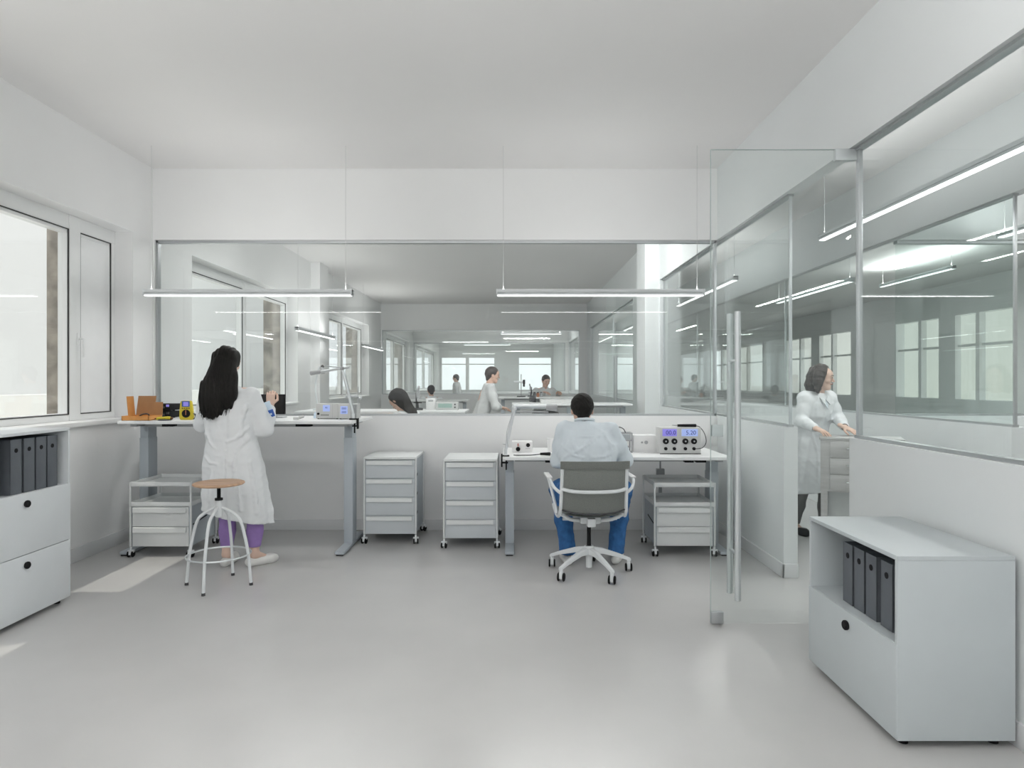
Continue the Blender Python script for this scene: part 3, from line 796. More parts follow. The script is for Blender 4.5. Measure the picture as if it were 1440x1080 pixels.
def mesh_obj(name, parts, m, parent, smooth_it=1):
    V = []; Fs = []; o = 0
    for P, Fc in parts:
        V.append(P); Fs.append(Fc+o); o += len(P)
    V = np.concatenate(V); Fs = np.concatenate(Fs)
    for _ in range(smooth_it):
        S = np.zeros_like(V); n = np.zeros(len(V))
        for a, b in ((0, 1), (1, 2), (2, 3), (3, 0)):
            np.add.at(S, Fs[:, a], V[Fs[:, b]]); np.add.at(S, Fs[:, b], V[Fs[:, a]])
            np.add.at(n, Fs[:, a], 1); np.add.at(n, Fs[:, b], 1)
        V = V*.5+.5*S/np.maximum(n, 1)[:, None]
    me = bpy.data.meshes.new(name)
    me.vertices.add(len(V)); me.vertices.foreach_set('co', V.ravel())
    me.loops.add(len(Fs)*4); me.loops.foreach_set('vertex_index', Fs.ravel())
    me.polygons.add(len(Fs)); me.polygons.foreach_set('loop_start', np.arange(len(Fs))*4)
    try: me.polygons.foreach_set('loop_total', np.full(len(Fs), 4))
    except Exception: pass
    me.update(calc_edges=True); me.validate()
    me.polygons.foreach_set('use_smooth', np.ones(len(me.polygons), bool))
    me.materials.append(m)
    ob = bpy.data.objects.new(name, me); C.objects.link(ob); ob.parent = parent
    return ob

def Rz(a): return np.array([[math.cos(a), -math.sin(a), 0], [math.sin(a), math.cos(a), 0], [0, 0, 1]])
def Rx(a): return np.array([[1, 0, 0], [0, math.cos(a), -math.sin(a)], [0, math.sin(a), math.cos(a)]])
def head_field(c, yaw, pitch, vx, sc=1.0, neck=None, roll=0):
    """facing local +y; returns field and frame"""
    R = Rz(yaw) @ Rx(pitch)
    c = np.array(c, float)
    L = lambda x, y, z: c+R @ (np.array([x, y, z])*sc)
    Fd = Field(c-.19, c+.17, vx)
    Fd.ell(L(0, -.008, .028), (.074*sc, .093*sc, .082*sc), R=R, k=.01)
    Fd.cap(L(0, .012, -.02), L(0, .048, -.078), .062*sc, .032*sc, k=.03)
    Fd.cap(L(-.03, .01, -.05), L(-.012, .05, -.088), .030*sc, .018*sc, k=.02)
    Fd.cap(L(.03, .01, -.05), L(.012, .05, -.088), .030*sc, .018*sc, k=.02)
    Fd.ell(L(0, .055, .03), (.055*sc, .032*sc, .04*sc), R=R, k=.02)
    Fd.cap(L(0, .080, .012), L(0, .101, -.026), .006*sc, .0095*sc, k=.010)
    for s in (-1, 1):
        Fd.cap(L(s*.008, .088, -.030), L(s*.012, .086, -.030), .006*sc, k=.006)
        Fd.ell(L(s*.076, -.005, -.006), (.009*sc, .018*sc, .030*sc), R=R, k=.006)
        Fd.ell(L(s*.030, .092, .006), (.016*sc, .012*sc, .010*sc), R=R, op='s')
        Fd.ell(L(s*.030, .078, .005), (.013*sc, .010*sc, .009*sc), R=R, k=.004)
        Fd.cap(L(s*.015, .086, .022), L(s*.042, .078, .022), .006*sc, k=.008)
        Fd.ell(L(s*.035, .055, -.025), (.022*sc, .022*sc, .02*sc), R=R, k=.015)
    Fd.cap(L(-.014, .082, -.052), L(.014, .082, -.052), .0075*sc, k=.008)
    Fd.cap(L(0, -.02, -.05), (np.array(neck) if neck is not None else L(0, -.04, -.15)), .048*sc, .052*sc, k=.02)
    return Fd, L, R

def hand_field(w, d, n, side, curl=.5, sc=1.0, vx=.0032, spread=.06, thumb_curl=.3):
    """w wrist, d direction of the hand, n back-of-hand normal, side +1 when the thumb is on the +cross side"""
    w = np.array(w, float); d = np.array(d, float); d /= np.linalg.norm(d)
    n = np.array(n, float); n -= d*(n@d); n /= np.linalg.norm(n)
    u = np.cross(d, n)*side         # towards the thumb
    Fd = Field(w-.03-.18*np.abs(1), w+.21, vx) if False else Field(np.minimum(w, w+d*.19)-.085, np.maximum(w, w+d*.19)+.085, vx)
    for o in (-.026, -.009, .009, .026):
        Fd.cap(w+u*o*.6, w+d*.088*sc+u*o*sc, .015*sc, .0115*sc, k=.010)
    Fd.cap(w-d*.05, w+d*.01, .0245*sc, .024*sc, k=.012, ax=n, f=1.25)
    lens = [(.042, .026, .020), (.047, .030, .022), (.044, .028, .021), (.034, .020, .018)]
    for i, o in enumerate((.027, .0095, -.009, -.027)):
        p = w+d*(.090-.004*abs(i-1))*sc+u*o*sc
        a = curl*.6; dirv = d+u*spread*(1.5-i)
        dirv /= np.linalg.norm(dirv)
        r = .0088*sc
        for Ls in lens[i]:
            v = dirv*math.cos(a)-n*math.sin(a)
            q = p+v*Ls*sc
            Fd.cap(p, q, r, r*.92, k=.002); p = q; r *= .92; a += curl*.75
    p = w+d*.022*sc+u*.022*sc
    tv = d*.62+u*.75-n*.25; tv /= np.linalg.norm(tv)
    q = p+tv*.045*sc; Fd.cap(p, q, .0145*sc, .0105*sc, k=.008)
    tv2 = d*(.8+.1*thumb_curl)+u*(.45-thumb_curl)-n*.3; tv2 /= np.linalg.norm(tv2)
    q2 = q+tv2*.032*sc; Fd.cap(q, q2, .0102*sc, .0095*sc, k=.003)
    q3 = q2+(tv2-u*thumb_curl*.5)/np.linalg.norm(tv2-u*thumb_curl*.5)*.026*sc; Fd.cap(q2, q3, .0094*sc, .0080*sc, k=.003)
    return Fd.mesh()

def body_field(J, vx, neck):
    """skin body below the head, one continuous field"""
    pts = np.array([p for k_, p in J.items() if k_ != 'hands'])
    Fd = Field(pts.min(0)-.16, pts.max(0)+.14, vx)
    yv = np.array([0, 1, 0])
    Fd.chain([J['pelvis'], J['waist'], J['chest']], [.115, .100, .125], k=.04, ax=yv, f=1.25)
    Fd.cap(J['sl'], J['sr'], .055, .055, k=.04)
    Fd.cap(J['chest'], neck, .07, .050, k=.04)
    for s in 'lr':
        Fd.chain([J['s'+s], J['e'+s], J['w'+s]], [.045, .036, .024], k=.015)
        Fd.chain([J['h'+s], J['k'+s], J['a'+s]], [.075, .052, .033], k=.03)
        Fd.chain([J['a'+s], J['t'+s]], [.033, .022], k=.02)
    return Fd

def shoe(J, s, m, parent, vx=.006, h=.03):
    a = np.array(J['a'+s]); t = np.array(J['t'+s])
    a = a.copy(); fl = t[2]-.026
    dv = t-a; dv[2] = 0; dv /= np.linalg.norm(dv)
    heel = np.array([a[0], a[1], fl+.034])-dv*.035; ball = np.array([t[0], t[1], fl+.030]); toe = ball+dv*.035
    Fd = Field(np.minimum(heel, toe)-.08, np.maximum(heel, toe)+.09, vx)
    Fd.chain([heel, (heel+ball)/2, ball, toe], [.035, .037, .041, .030], k=.02)
    Fd.cut((0, 0, -1), (0, 0, fl)); Fd.cut((0, 0, 1), (0, 0, fl+.068))
    return mesh_obj('shoe', [Fd.mesh()], m, parent)

def person(label, loc, rz, J, head, neck, yaw=0, pitch=0, vx=.008, skin='skin', hair=None, top=None, legs=None, shoes='shoe', hands=(), group=None, hsc=1.0, face=True, hvx=.004):
    t = thing('person', label, 'person', loc, rz, group)
    J = {k_: (np.array(p, float)) for k_, p in J.items()}
    hf, L, R = head_field(head, yaw, pitch, hvx, hsc, neck)
    bf = body_field(J, vx, neck)
    parts = [hf.mesh(), bf.mesh()]
    for h in hands: parts.append(hand_field(*h[0], **h[1]))
    body = mesh_obj('body', parts, M[skin], t, 1)
    if face:
        e = MB()
        for s in (-1, 1): e.sphere(L(s*.030, .0865, .005), .0062*hsc, 12)
        e.out('eyes', M['eye'], t)
        b = MB()
        for s in (-1, 1): b.tube([L(s*.014, .093, .024), L(s*.030, .0905, .029), L(s*.046, .079, .024)], .0032, seg=6, sub=3)
        b.out('eyebrows', M['hair_dark'], t)
        MB().tube([L(-.021, .082, -.052), L(-.008, .091, -.0495), L(0, .092, -.051), L(.008, .091, -.0495), L(.021, .082, -.052)], .0034, seg=8, sub=3).out('lips', M['lips'], t)
    return t, L, R, J

def hair_short(t, L, R, c, sc, m, vx=.005, thick=.010, seed=1):
    Fd = Field(np.array(c)-.17, np.array(c)+.17, vx)
    Fd.ell(L(0, -.014, .034), ((.074+thick)*sc, (.092+thick)*sc, (.082+thick*1.2)*sc), R=R, k=.01)
    Fd.cap(L(0, -.045, .0), L(0, -.050, -.055), .066*sc, .044*sc, k=.02)
    Fd.cut(R @ np.array([0, 1, -.55]), L(0, .058, .052))
    Fd.cut(R @ np.array([0, .9, -.6]), L(0, -.005, -.012))if False else Fd.cut(R @ np.array([0, .75, -.75]), L(0, .010, -.020))
    Fd.wrinkle(.004, 90, seed)
    return mesh_obj('hair', [Fd.mesh()], m, t, 1)

def garment(name, t, m, J, sleeves, tab=None, vx=.008, hem=None, cuts=(), wr=.006, seed=0, fold=None, extra=(), legs=False, sl_end=1.0, freq=26, zr=None, p=2.3, flare=0):
    pts = np.array([J[k_] for k_ in J]); lo = pts.min(0)-.25; hi = pts.max(0)+.2
    Fd = Field(lo, hi, vx)
    if tab is not None: Fd.prof(tab, k=.03, p=p, fold=fold)
    for s, rs in sleeves.items():
        S, E, W = J['s'+s], J['e'+s], J['w'+s]
        W2 = E+(W-E)*sl_end
        Fd.chain([S, (S+E)/2, E, (E+W2)/2, W2], rs, k=.035)
    for e in extra: Fd.cap(*e[0], **e[1])
    if legs:
        for s in 'lr':
            Fd.chain([J['h'+s], (J['h'+s]+J['k'+s])/2, J['k'+s], (J['k'+s]+J['a'+s])/2, J['a'+s]], legs, k=.03)
        Fd.cap(J['hl'], J['hr'], legs[0]*1.15, k=.05); Fd.cap(J['pelvis'], J['waist'], .125, .12, k=.04, ax=np.array([0, 1, 0]), f=1.2)
    if wr: Fd.wrinkle(wr, freq, seed, zr=zr)
    for n, q in cuts: Fd.cut(n, q)
    return mesh_obj(name, [Fd.mesh()], m, t, 1)

def ridges(tab, lines, side=-1, p=2.2):
    T = np.array(sorted(tab)); out = []
    def P(x, z, dp):
        cx, cy, a, b = [np.interp(z, T[:, 0], T[:, i]) for i in range(1, 5)]
        u = min(.97, abs((x-cx)/a)); return (x, cy+side*(b*(1-u**p)**(1/p)-dp), z)
    for pts, r0, r1 in lines:
        n = len(pts)
        q = []
        for (xa, za), (xb, zb) in zip(pts, pts[1:]):
            for i in range(4): q.append((xa+(xb-xa)*i/4, za+(zb-za)*i/4))
        q.append(pts[-1])
        for i in range(len(q)-1):
            f = i/(len(q)-1); f2 = (i+1)/(len(q)-1)
            ra = r0+(r1-r0)*f; rb = r0+(r1-r0)*f2
            out.append(((P(*q[i], ra*.45), P(*q[i+1], rb*.45), ra, rb), dict(k=.012)))
    return out

# ---- person 1 : standing woman, long black hair, back to the camera
RX, RY = -2.06, 4.88
J = dict(pelvis=(-.05, 0, .84), waist=(-.08, .0, 1.0), chest=(-.105, .01, 1.20), sl=(-.262, .02, 1.315), sr=(.068, .02, 1.30),
         el=(-.335, .08, 1.075), wl=(-.22, .31, 1.170), er=(.158, .05, 1.030), wr=(.150, .17, 1.19),
         hl=(-.13, 0, .80), hr=(.05, 0, .80), kl=(-.115, .02, .44), kr=(.10, .01, .44), al=(-.115, .0, .085), ar=(.095, .0, .085), tl=(-.12, .13, .026), tr=(.185, .085, .026))
head = np.array([-.125, .04, 1.545]); neck = np.array([-.115, .01, 1.36])
t, L, R, J = person('person with long black hair in a white lab coat, standing at the high desk', (RX, RY, 0), 0, J, head, neck, yaw=-.35, pitch=-.12, vx=.007, skin='skin_pale',
    hands=[(((.150, .175, 1.215), (.0, .15, 1), (.25, -1, 0), 1), dict(curl=1.15, vx=.0032, sc=.92, thumb_curl=.5)),
           (((-.215, .325, 1.170), (.45, .9, -.08), (0, .1, 1), 1), dict(curl=.4, vx=.0032, sc=.92))])
P1 = t
# hair : cap, curtain and strands
Fd = Field((-.36, -.20, 1.08), (.12, .22, 1.70), .006)
Fd.ell(L(0, -.012, .032), (.088, .104, .098), R=R, k=.01)
Fd.cut(R @ np.array([0, 1, -.25]), L(0, .06, .03))
Fd.chain([(-.125, -.01, 1.56), (-.130, -.035, 1.46), (-.145, -.075, 1.36), (-.16, -.10, 1.26), (-.17, -.112, 1.185)], [.088, .100, .118, .108, .060], k=.03, ax=np.array([0, 1, 0]), f=1.9)
Fd.chain([(-.07, -.06, 1.42), (-.06, -.10, 1.31), (-.055, -.112, 1.23)], [.06, .065, .030], k=.03, ax=np.array([0, 1, 0]), f=1.8)
Fd.cap((-.20, -.10, 1.28), (-.215, -.112, 1.17), .06, .035, k=.02, ax=np.array([0, 1, 0]), f=1.8)
X = Fd.ax[0][:, None, None]; Z = Fd.ax[2][None, None, :]
Fd.v = Fd.v + (.0035*np.sin(X*190+np.sin(Z*9)*2.0)+.003*np.sin(X*83+Z*6)).astype(np.float32)
hair = mesh_obj('hair', [Fd.mesh()], M['hair_black'], P1, 1)
st = MB()
rg = random.Random(3)
for i in range(210):
    u = rg.uniform(-1, 1)
    x0 = -.125+u*.070; x1 = -.148+u*.112+rg.uniform(-.012, .012)
    split = -.095
    zend = 1.135+rg.uniform(0, .07) if x1 < split-.02 else 1.195+abs(x1+.06)*.6*0+rg.uniform(-.03, .05)
    if abs(x1-split) < .022: zend = 1.24+rg.uniform(0, .03)
    yy = -.010-.135*math.sqrt(max(.05, 1-u*u*.8))*.62
    st.tube([(x0, -.055-.03*(1-u*u), 1.60-.04*u*u), (x0*.5+x1*.5, -.078-.05*(1-u*u), 1.46), (x1+.004, yy-.045, 1.33), (x1+rg.uniform(-.008, .008), yy-.055, zend+.05), (x1+rg.uniform(-.018, .012), yy-.054, zend-.02)], .0055, seg=5, sub=3, r_end=.0008)
st.out('hair_strands', M['hair_black'], hair)
def fold1(th, Z, X, Y):
    w = np.clip((.95-Z)/.5, 0, 1)
    f = w*(.035*np.sin(th*7+Z*2)+.03*np.sin(th*11-Z*3+1))
    # centre back vent and seam
    f = f+np.exp(-((X+.055+.02*(Z-.6))/.010)**2)*(Y < 0)*(-.055)*np.clip((.98-Z)/.15, .35, 1)
    f = f+np.exp(-((Z-1.0)/.05)**2)*.03*np.sin(th*9)
    return f
tab = [(.30, -.03, .01, .255, .165), (.40, -.035, .01, .252, .163), (.60, -.052, .008, .240, .155), (.80, -.065, .0, .222, .145), (.95, -.078, .0, .190, .125), (1.05, -.090, .0, .183, .120), (1.18, -.10, .0, .190, .118), (1.27, -.10, .0, .200, .105), (1.325, -.103, .005, .165, .080), (1.365, -.108, .01, .085, .062), (1.385, -.11, .012, .062, .056)]
garment('lab_coat', P1, M['coat'], J, {'l': [.066, .062, .060, .052, .046], 'r': [.064, .061, .058, .052, .043]}, tab=tab, vx=.006, wr=.0045, seed=4, fold=fold1,
        cuts=[((-.22, 0, -1), (-.03, 0, .375))], sl_end=.95, freq=24, p=2.1,
        extra=ridges(tab, [([(.075, 1.06), (.0, .975), (-.06, .955)], .013, .006), ([(.08, .98), (.02, .90), (-.0, .78), (.005, .62)], .012, .007), ([(-.24, 1.06), (-.20, .95), (-.14, .90)], .012, .006),
                           ([(-.235, .84), (-.19, .80), (-.12, .79)], .011, .006), ([(.06, 1.22), (.035, 1.10), (.04, 1.0)], .013, .007), ([(-.25, 1.20), (-.22, 1.08), (-.23, .98)], .012, .006),
                           ([(.10, .80), (.13, .60), (.15, .42)], .012, .018), ([(-.17, .74), (-.19, .55), (-.20, .40)], .008, .016), ([(.03, .62), (.05, .45)], .007, .014), ([(-.056, .95), (-.052, .70), (-.045, .42)], .007, .009)]))
# trousers
garment('trousers', P1, M['lilac'], J, {}, vx=.007, legs=[.10, .088, .068, .056, .042], wr=.004, seed=8, cuts=[((0, 0, -1), (0, 0, .145)), ((0, 0, 1), (0, 0, .60))])
shoe(J, 'l', M['shoe'], P1); shoe(J, 'r', M['shoe'], P1)

# ---- person 2 : seated man, back to the camera
J = dict(pelvis=(0, 0, .57), waist=(0, .01, .72), chest=(-.01, .05, .93), sl=(-.175, .07, 1.035), sr=(.165, .07, 1.03),
         el=(-.218, .14, .81), wl=(-.12, .40, .880), er=(.275, .13, .812), wr=(.20, .40, .880),
         hl=(-.10, .0, .55), hr=(.10, .0, .55), kl=(-.19, .40, .545), kr=(.30, .38, .545), al=(-.14, .23, .09), ar=(.235, .25, .09), tl=(-.15, .36, .026), tr=(.27, .37, .026))
head = np.array([-.042, .125, 1.185]); neck = np.array([-.03, .085, 1.03])
t, L, R, J = person('man with short black hair in a pale blue shirt, seated on the swivel chair', (.57, 4.70, 0), 0, J, head, neck, yaw=.05, pitch=-.25, vx=.007,
    hands=[(((-.115, .41, .882), (.25, .95, -.1), (0, .1, 1), 1), dict(curl=.6)), (((.195, .41, .882), (-.3, .95, -.1), (0, .1, 1), -1), dict(curl=.6))])
P2 = t
hair_short(t, L, R, head, 1.0, M['hair_black'], thick=.013)
def fold2(th, Z, X, Y):
    f = .028*np.sin(X*26+Z*22+1)*np.clip((1.0-Z)/.2, 0, 1)+.02*np.sin(X*-30+Z*30)*(Y < .05)
    return f
tab = [(.50, 0, .0, .175, .13), (.60, 0, .0, .185, .130), (.72, 0, .01, .200, .128), (.84, -.005, .03, .212, .130), (.94, -.01, .05, .212, .125), (1.02, -.015, .068, .195, .105), (1.065, -.02, .075, .135, .080), (1.095, -.025, .083, .072, .066), (1.108, -.027, .085, .062, .062)]
garment('shirt', P2, M['shirt'], J, {'l': [.070, .066, .060, .050, .042], 'r': [.070, .068, .063, .052, .044]}, tab=tab, vx=.006, wr=.006, seed=11, fold=fold2, cuts=[((0, 0, -1), (0, 0, .50))], sl_end=.93, freq=27, extra=[(((-.165, .072, 1.035), (.155, .072, 1.03), .066, .066), dict(k=.03))]+ridges(tab, [([(.03, .985), (-.06, .92), (-.185, .85)], .012, .008), ([(-.16, .96), (-.20, .90)], .011, .006), ([(.10, 1.02), (.14, .95), (.15, .87)], .012, .007), ([(-.12, 1.03), (-.13, .96), (-.09, .88)], .010, .006), ([(-.11, 1.005), (0, 1.0), (.09, 1.005)], .007, .007), ([(.17, .90), (.10, .86), (.0, .855)], .012, .006), ([(-.19, .93), (-.13, .87), (-.05, .85)], .009, .006)]))
cl = MB()
ring = [(-.028+.066*math.cos(a), .086+.064*math.sin(a), 1.112-.014*math.sin(a)) for a in [2*PI*k/28 for k in range(28)]]
cl.tube(ring, .012, seg=8, closed=True); cl.out('collar', M['shirt'], P2)
garment('jeans', P2, M['jeans'], J, {}, vx=.007, legs=[.105, .092, .078, .068, .062], wr=.008, seed=9, cuts=[((0, 0, -1), (0, 0, .075)), ((0, 0, 1), (0, 0, .68))], freq=30)
shoe(J, 'l', M['shoe'], P2); shoe(J, 'r', M['shoe'], P2)

# ---- person 3 : woman in the corridor leaning on the steel desk, seen through the doorway
root = np.array([2.765, 5.88, 0.0]); th = math.radians(-158)
inv = lambda x, y, z: tuple(Rz(-th) @ (np.array([x, y, z])-root))
wr_w, wl_w = inv(2.60, 5.47, 1.0), inv(2.845, 5.47, 1.012)
J = dict(pelvis=(0, -.04, .82), waist=(0, -.03, .98), chest=(0, .03, 1.16), sl=(-.150, .05, 1.245), sr=(.150, .05, 1.245),
         el=(-.215, .09, 1.06), wl=wl_w, er=(.215, .07, 1.045), wr=wr_w,
         hl=(-.09, -.04, .78), hr=(.09, -.04, .78), kl=(-.11, .04, .44), kr=(.10, -.03, .44), al=(-.12, .02, .085), ar=(.11, -.12, .085), tl=(-.13, .15, .026), tr=(.12, .01, .026))
head = np.array([0.0, .10, 1.435]); neck = np.array([0, .06, 1.285])
dl = np.array(inv(2.64, 5.32, .965))-np.array(wr_w); dl2 = np.array(inv(2.90, 5.34, .965))-np.array(wl_w)
t, L, R, J = person('woman with dark bobbed hair in a white lab coat, leaning on the steel desk', tuple(root), th, J, head, neck, yaw=.62, pitch=-.05, vx=.008, skin='skin_pale', hsc=.98,
    hands=[((wr_w, dl, (0, 0, 1), -1), dict(curl=.3, sc=.9)), ((wl_w, dl2, (0, 0, 1), 1), dict(curl=.3, sc=.9))])
P3 = t
Fd = Field(head-.24, head+.2, .005)
Fd.ell(L(0, -.014, .036), (.088, .102, .094), R=R, k=.01)
for s in (-1, 1):
    Fd.chain([L(s*.062, -.02, .02), L(s*.082, -.02, -.04), L(s*.085, -.01, -.10), L(s*.075, 0.01, -.135)], [.045, .040, .036, .022], k=.02)
Fd.chain([L(0, -.06, 0), L(0, -.075, -.07), L(0, -.075, -.125)], [.075, .065, .045], k=.03)
Fd.cut(R @ np.array([0, 1, -.30]), L(0, .052, .05))
Fd.cut(R @ np.array([0, 1, .0]), L(0, .048, 0))
Fd.wrinkle(.007, 60, 5)
mesh_obj('hair', [Fd.mesh()], M['hair_dark'], P3, 1)
tab = [(.36, 0, -.05, .225, .165), (.5, 0, -.045, .215, .158), (.7, 0, -.04, .200, .150), (.9, 0, -.035, .175, .130), (1.0, 0, -.02, .172, .122), (1.12, 0, .015, .182, .120), (1.2, 0, .035, .190, .108), (1.265, 0, .05, .150, .082), (1.30, 0, .06, .070, .060)]
garment('lab_coat', P3, M['coat'], J, {'l': [.060, .054, .050, .045, .040], 'r': [.060, .054, .050, .045, .040]}, tab=tab, vx=.007, wr=.006, seed=21, fold=fold1, sl_end=.88, extra=[(((-.14, .045, 1.25), (.14, .045, 1.25), .068, .068), dict(k=.03))]+ridges(tab, [([(-.0, 1.22), (.0, 1.0), (.0, .60)], .009, .009), ([(.10, 1.2), (.08, 1.05)], .012, .006), ([(-.10, 1.2), (-.08, 1.05)], .012, .006), ([(.10, .95), (.05, .75), (.06, .5)], .012, .008)], side=1), freq=24, cuts=[((0, .15, -1), (0, 0, .38))])
cl = MB()
for s in (-1, 1):
    cl.prism([(s*.004, -.0), (s*.055, .055), (s*.068, .035), (s*.03, -.045)], 0, .006)
cl.xf(Matrix.Translation((0, .140, 1.235)) @ Matrix.Rotation(.45, 4, 'X')); cl.out('collar', M['coat'], P3)
sv = MB().prism([(-.045, .055), (0, -.075), (.045, .055)], 0, .004); sv.xf(Matrix.Translation((0, .136, 1.225)) @ Matrix.Rotation(.42, 4, 'X')); sv.out('blouse', M['shirt'], P3)
garment('trousers', P3, M['trouser_grey'], J, {}, vx=.009, legs=[.095, .085, .068, .06, .055], wr=.004, seed=8, cuts=[((0, 0, -1), (0, 0, .09)), ((0, 0, 1), (0, 0, .60))])
shoe(J, 'l', M['black'], P3); shoe(J, 'r', M['black'], P3)
for nm, w in (('bracelet', wr_w), ('bracelet', wl_w)):
    c = np.array(w); e = J['er'] if w is wr_w else J['el']
    dv = (c-e)/np.linalg.norm(c-e); MB().cyl(tuple(c-dv*.022), tuple(c-dv*.010), .029, seg=18).out('cuff_band', M['dark'], P3)

# ---- people in the rooms behind the glass
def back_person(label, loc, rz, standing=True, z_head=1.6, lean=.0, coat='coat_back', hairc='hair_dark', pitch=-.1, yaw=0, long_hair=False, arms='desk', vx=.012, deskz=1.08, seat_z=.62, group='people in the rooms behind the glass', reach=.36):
    hz = z_head-.105
    d = hz-(1.50)           # offset from a standing reference
    sc = z_head/1.68 if standing else 1.0
    if standing:
        J = dict(pelvis=(0, -.02, .90*sc), waist=(0, 0, 1.05*sc), chest=(0, .03+lean*.6, 1.26*sc), sl=(-.19, .03+lean, 1.38*sc), sr=(.19, .03+lean, 1.38*sc),
                 hl=(-.09, 0, .86*sc), hr=(.09, 0, .86*sc), kl=(-.1, .03, .47*sc), kr=(.1, .02, .47*sc), al=(-.1, 0, .085), ar=(.1, 0, .085), tl=(-.11, .13, .026), tr=(.12, .13, .026))
        sh = 1.38*sc
    else:
        sh = z_head-.30; pz = max(seat_z, sh-.52)
        J = dict(pelvis=(0, -.05, pz+.08), waist=(0, -.02, pz+.22), chest=(0, lean*.5, sh-.14), sl=(-.18, lean, sh), sr=(.18, lean, sh),
                 hl=(-.09, -.03, pz+.06), hr=(.09, -.03, pz+.06), kl=(-.13, .36, pz+.04), kr=(.13, .36, pz+.04), al=(-.12, .26, max(.085, pz-.42)), ar=(.12, .26, max(.085, pz-.42)), tl=(-.12, .38, max(.026, pz-.48)), tr=(.12, .38, max(.026, pz-.48)))
    if arms == 'desk':
        J.update(el=(-.25, .10+lean, sh-.26), er=(.25, .10+lean, sh-.26), wl=(-.15, reach+lean, deskz+.035), wr=(.15, reach+lean, deskz+.035))
    else:
        J.update(el=(-.25, -.02, sh-.28), er=(.25, -.02, sh-.28), wl=(-.24, .12, sh-.50), wr=(.24, .12, sh-.50))
    neck = np.array([0, .03+lean, sh+.02]); head = np.array([0, .055+lean*1.35, hz])
    hd = [((tuple(J['wl']), (.2, 1, -.05), (0, 0, 1), 1), dict(curl=.5, vx=.005)), ((tuple(J['wr']), (-.2, 1, -.05), (0, 0, 1), -1), dict(curl=.5, vx=.005))]
    t, L, R, J = person(label, loc, rz, J, head, neck, yaw=yaw, pitch=pitch, vx=vx, group=group, hands=hd, hvx=.006, face=True)
    if long_hair:
        Fd = Field(head-.35, head+.25, .008)
        Fd.ell(L(0, -.016, .036), (.09, .105, .096), R=R, k=.01)
        Fd.chain([L(0, -.05, 0), np.array([0.02, lean-.03, sh+.04]), np.array([.03, lean-.11, sh-.10])], [.085, .085, .05], k=.03)
        Fd.cut(R @ np.array([0, 1, -.3]), L(0, .05, .05)); Fd.wrinkle(.005, 60, 3)
        mesh_obj('hair', [Fd.mesh()], M[hairc], t, 1)
    else: hair_short(t, L, R, head, 1.0, M[hairc], vx=.007)
    b0 = J['pelvis'][2]
    if standing:
        tab = [(.50*sc, 0, -.01, .22, .155), (.75*sc, 0, 0, .205, .145), (1.0*sc, 0, .0, .18, .125), (1.2*sc, 0, .03+lean*.6, .195, .12), (1.34*sc, 0, .03+lean, .20, .11), (1.42*sc, 0, .03+lean, .12, .08), (1.45*sc, 0, .03+lean, .07, .065)]
        cuts = [((0, 0, -1), (0, 0, .50*sc))]
    else:
        tab = [(b0-.12, 0, -.03, .21, .16), (b0+.05, 0, -.03, .19, .14), (sh-.25, 0, lean*.4, .19, .125), (sh-.08, 0, lean*.85, .20, .12), (sh, 0, lean, .18, .10), (sh+.05, 0, lean, .10, .08), (sh+.08, 0, .03+lean, .068, .062)]
        cuts = [((0, 0, -1), (0, 0, b0-.12))]
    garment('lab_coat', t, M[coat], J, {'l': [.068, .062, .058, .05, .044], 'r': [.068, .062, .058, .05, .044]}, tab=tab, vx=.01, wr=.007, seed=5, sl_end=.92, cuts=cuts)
    garment('trousers', t, M['trouser_grey'], J, {}, vx=.014, legs=[.10, .088, .068, .06, .052], wr=0, cuts=[((0, 0, 1), (0, 0, b0+.05))])
    shoe(J, 'l', M['black'], t, .009); shoe(J, 'r', M['black'], t, .009)
    return t
back_person('person with long black hair bowed low just behind the glass partition', (-1.04, 7.05, 0), math.radians(62), standing=False, z_head=1.30, lean=.16, coat='coat', hairc='hair_black', pitch=-.75, long_hair=True, deskz=.98, seat_z=.55)
back_person('tall man in a grey white coat standing in profile in the second room', (-.44, 9.15, 0), math.radians(-82), z_head=1.60, lean=.08, pitch=-.12, deskz=1.0, reach=.17)
back_person('man in a beige coat seated at the instrument bench in the second room', (.62, 12.9, 0), math.radians(200), standing=False, z_head=1.52, lean=.08, pitch=-.4, deskz=1.165, seat_z=.70)
back_person('small distant figure in white standing in profile before the far window', (-1.72, 20.2, 0), math.radians(80), z_head=1.62, pitch=-.2, arms='down')
back_person('dark-haired distant figure seated between microscope and far standing figure', (-1.76, 14.0, 0), math.radians(20), standing=False, z_head=1.31, coat='coat', hairc='hair_black', seat_z=.5, deskz=.95)

# ------------------------------------------------------------------ items on the standing desk
DZ = 1.086
GI = 'tools on the standing desk'
t = thing('cardboard_box', 'open orange cardboard box with raised flaps at the left end of the high desk', 'box', (-3.055, 5.27, DZ))
MB().box(-.10, .12, -.10, .10, 0, .004).box(-.10, .12, -.10, -.096, 0, .038).box(-.10, .12, .096, .10, 0, .038).box(-.10, -.096, -.10, .10, 0, .038).box(.116, .12, -.10, .10, 0, .038).out('tray', M['cardboard'], t)
f = MB().box(-.005, .145, 0, .004, 0, .17); f.xf(Matrix.Translation((-.095, .098, .03)) @ Matrix.Rotation(-.22, 4, 'X') @ Matrix.Rotation(0, 4, 'Y')); f.out('flap', M['cardboard_in'], t)
f = MB().box(0, .004, -.01, .085, 0, .165); f.xf(Matrix.Translation((-.10, 0, .03)) @ Matrix.Rotation(-.09, 4, 'Y')); f.out('flap', M['cardboard'], t)
f = MB().box(.0, .075, 0, .004, 0, .115); f.xf(Matrix.Translation((.045, .10, .03)) @ Matrix.Rotation(-.1, 4, 'X')); f.out('flap', M['cardboard_in'], t)
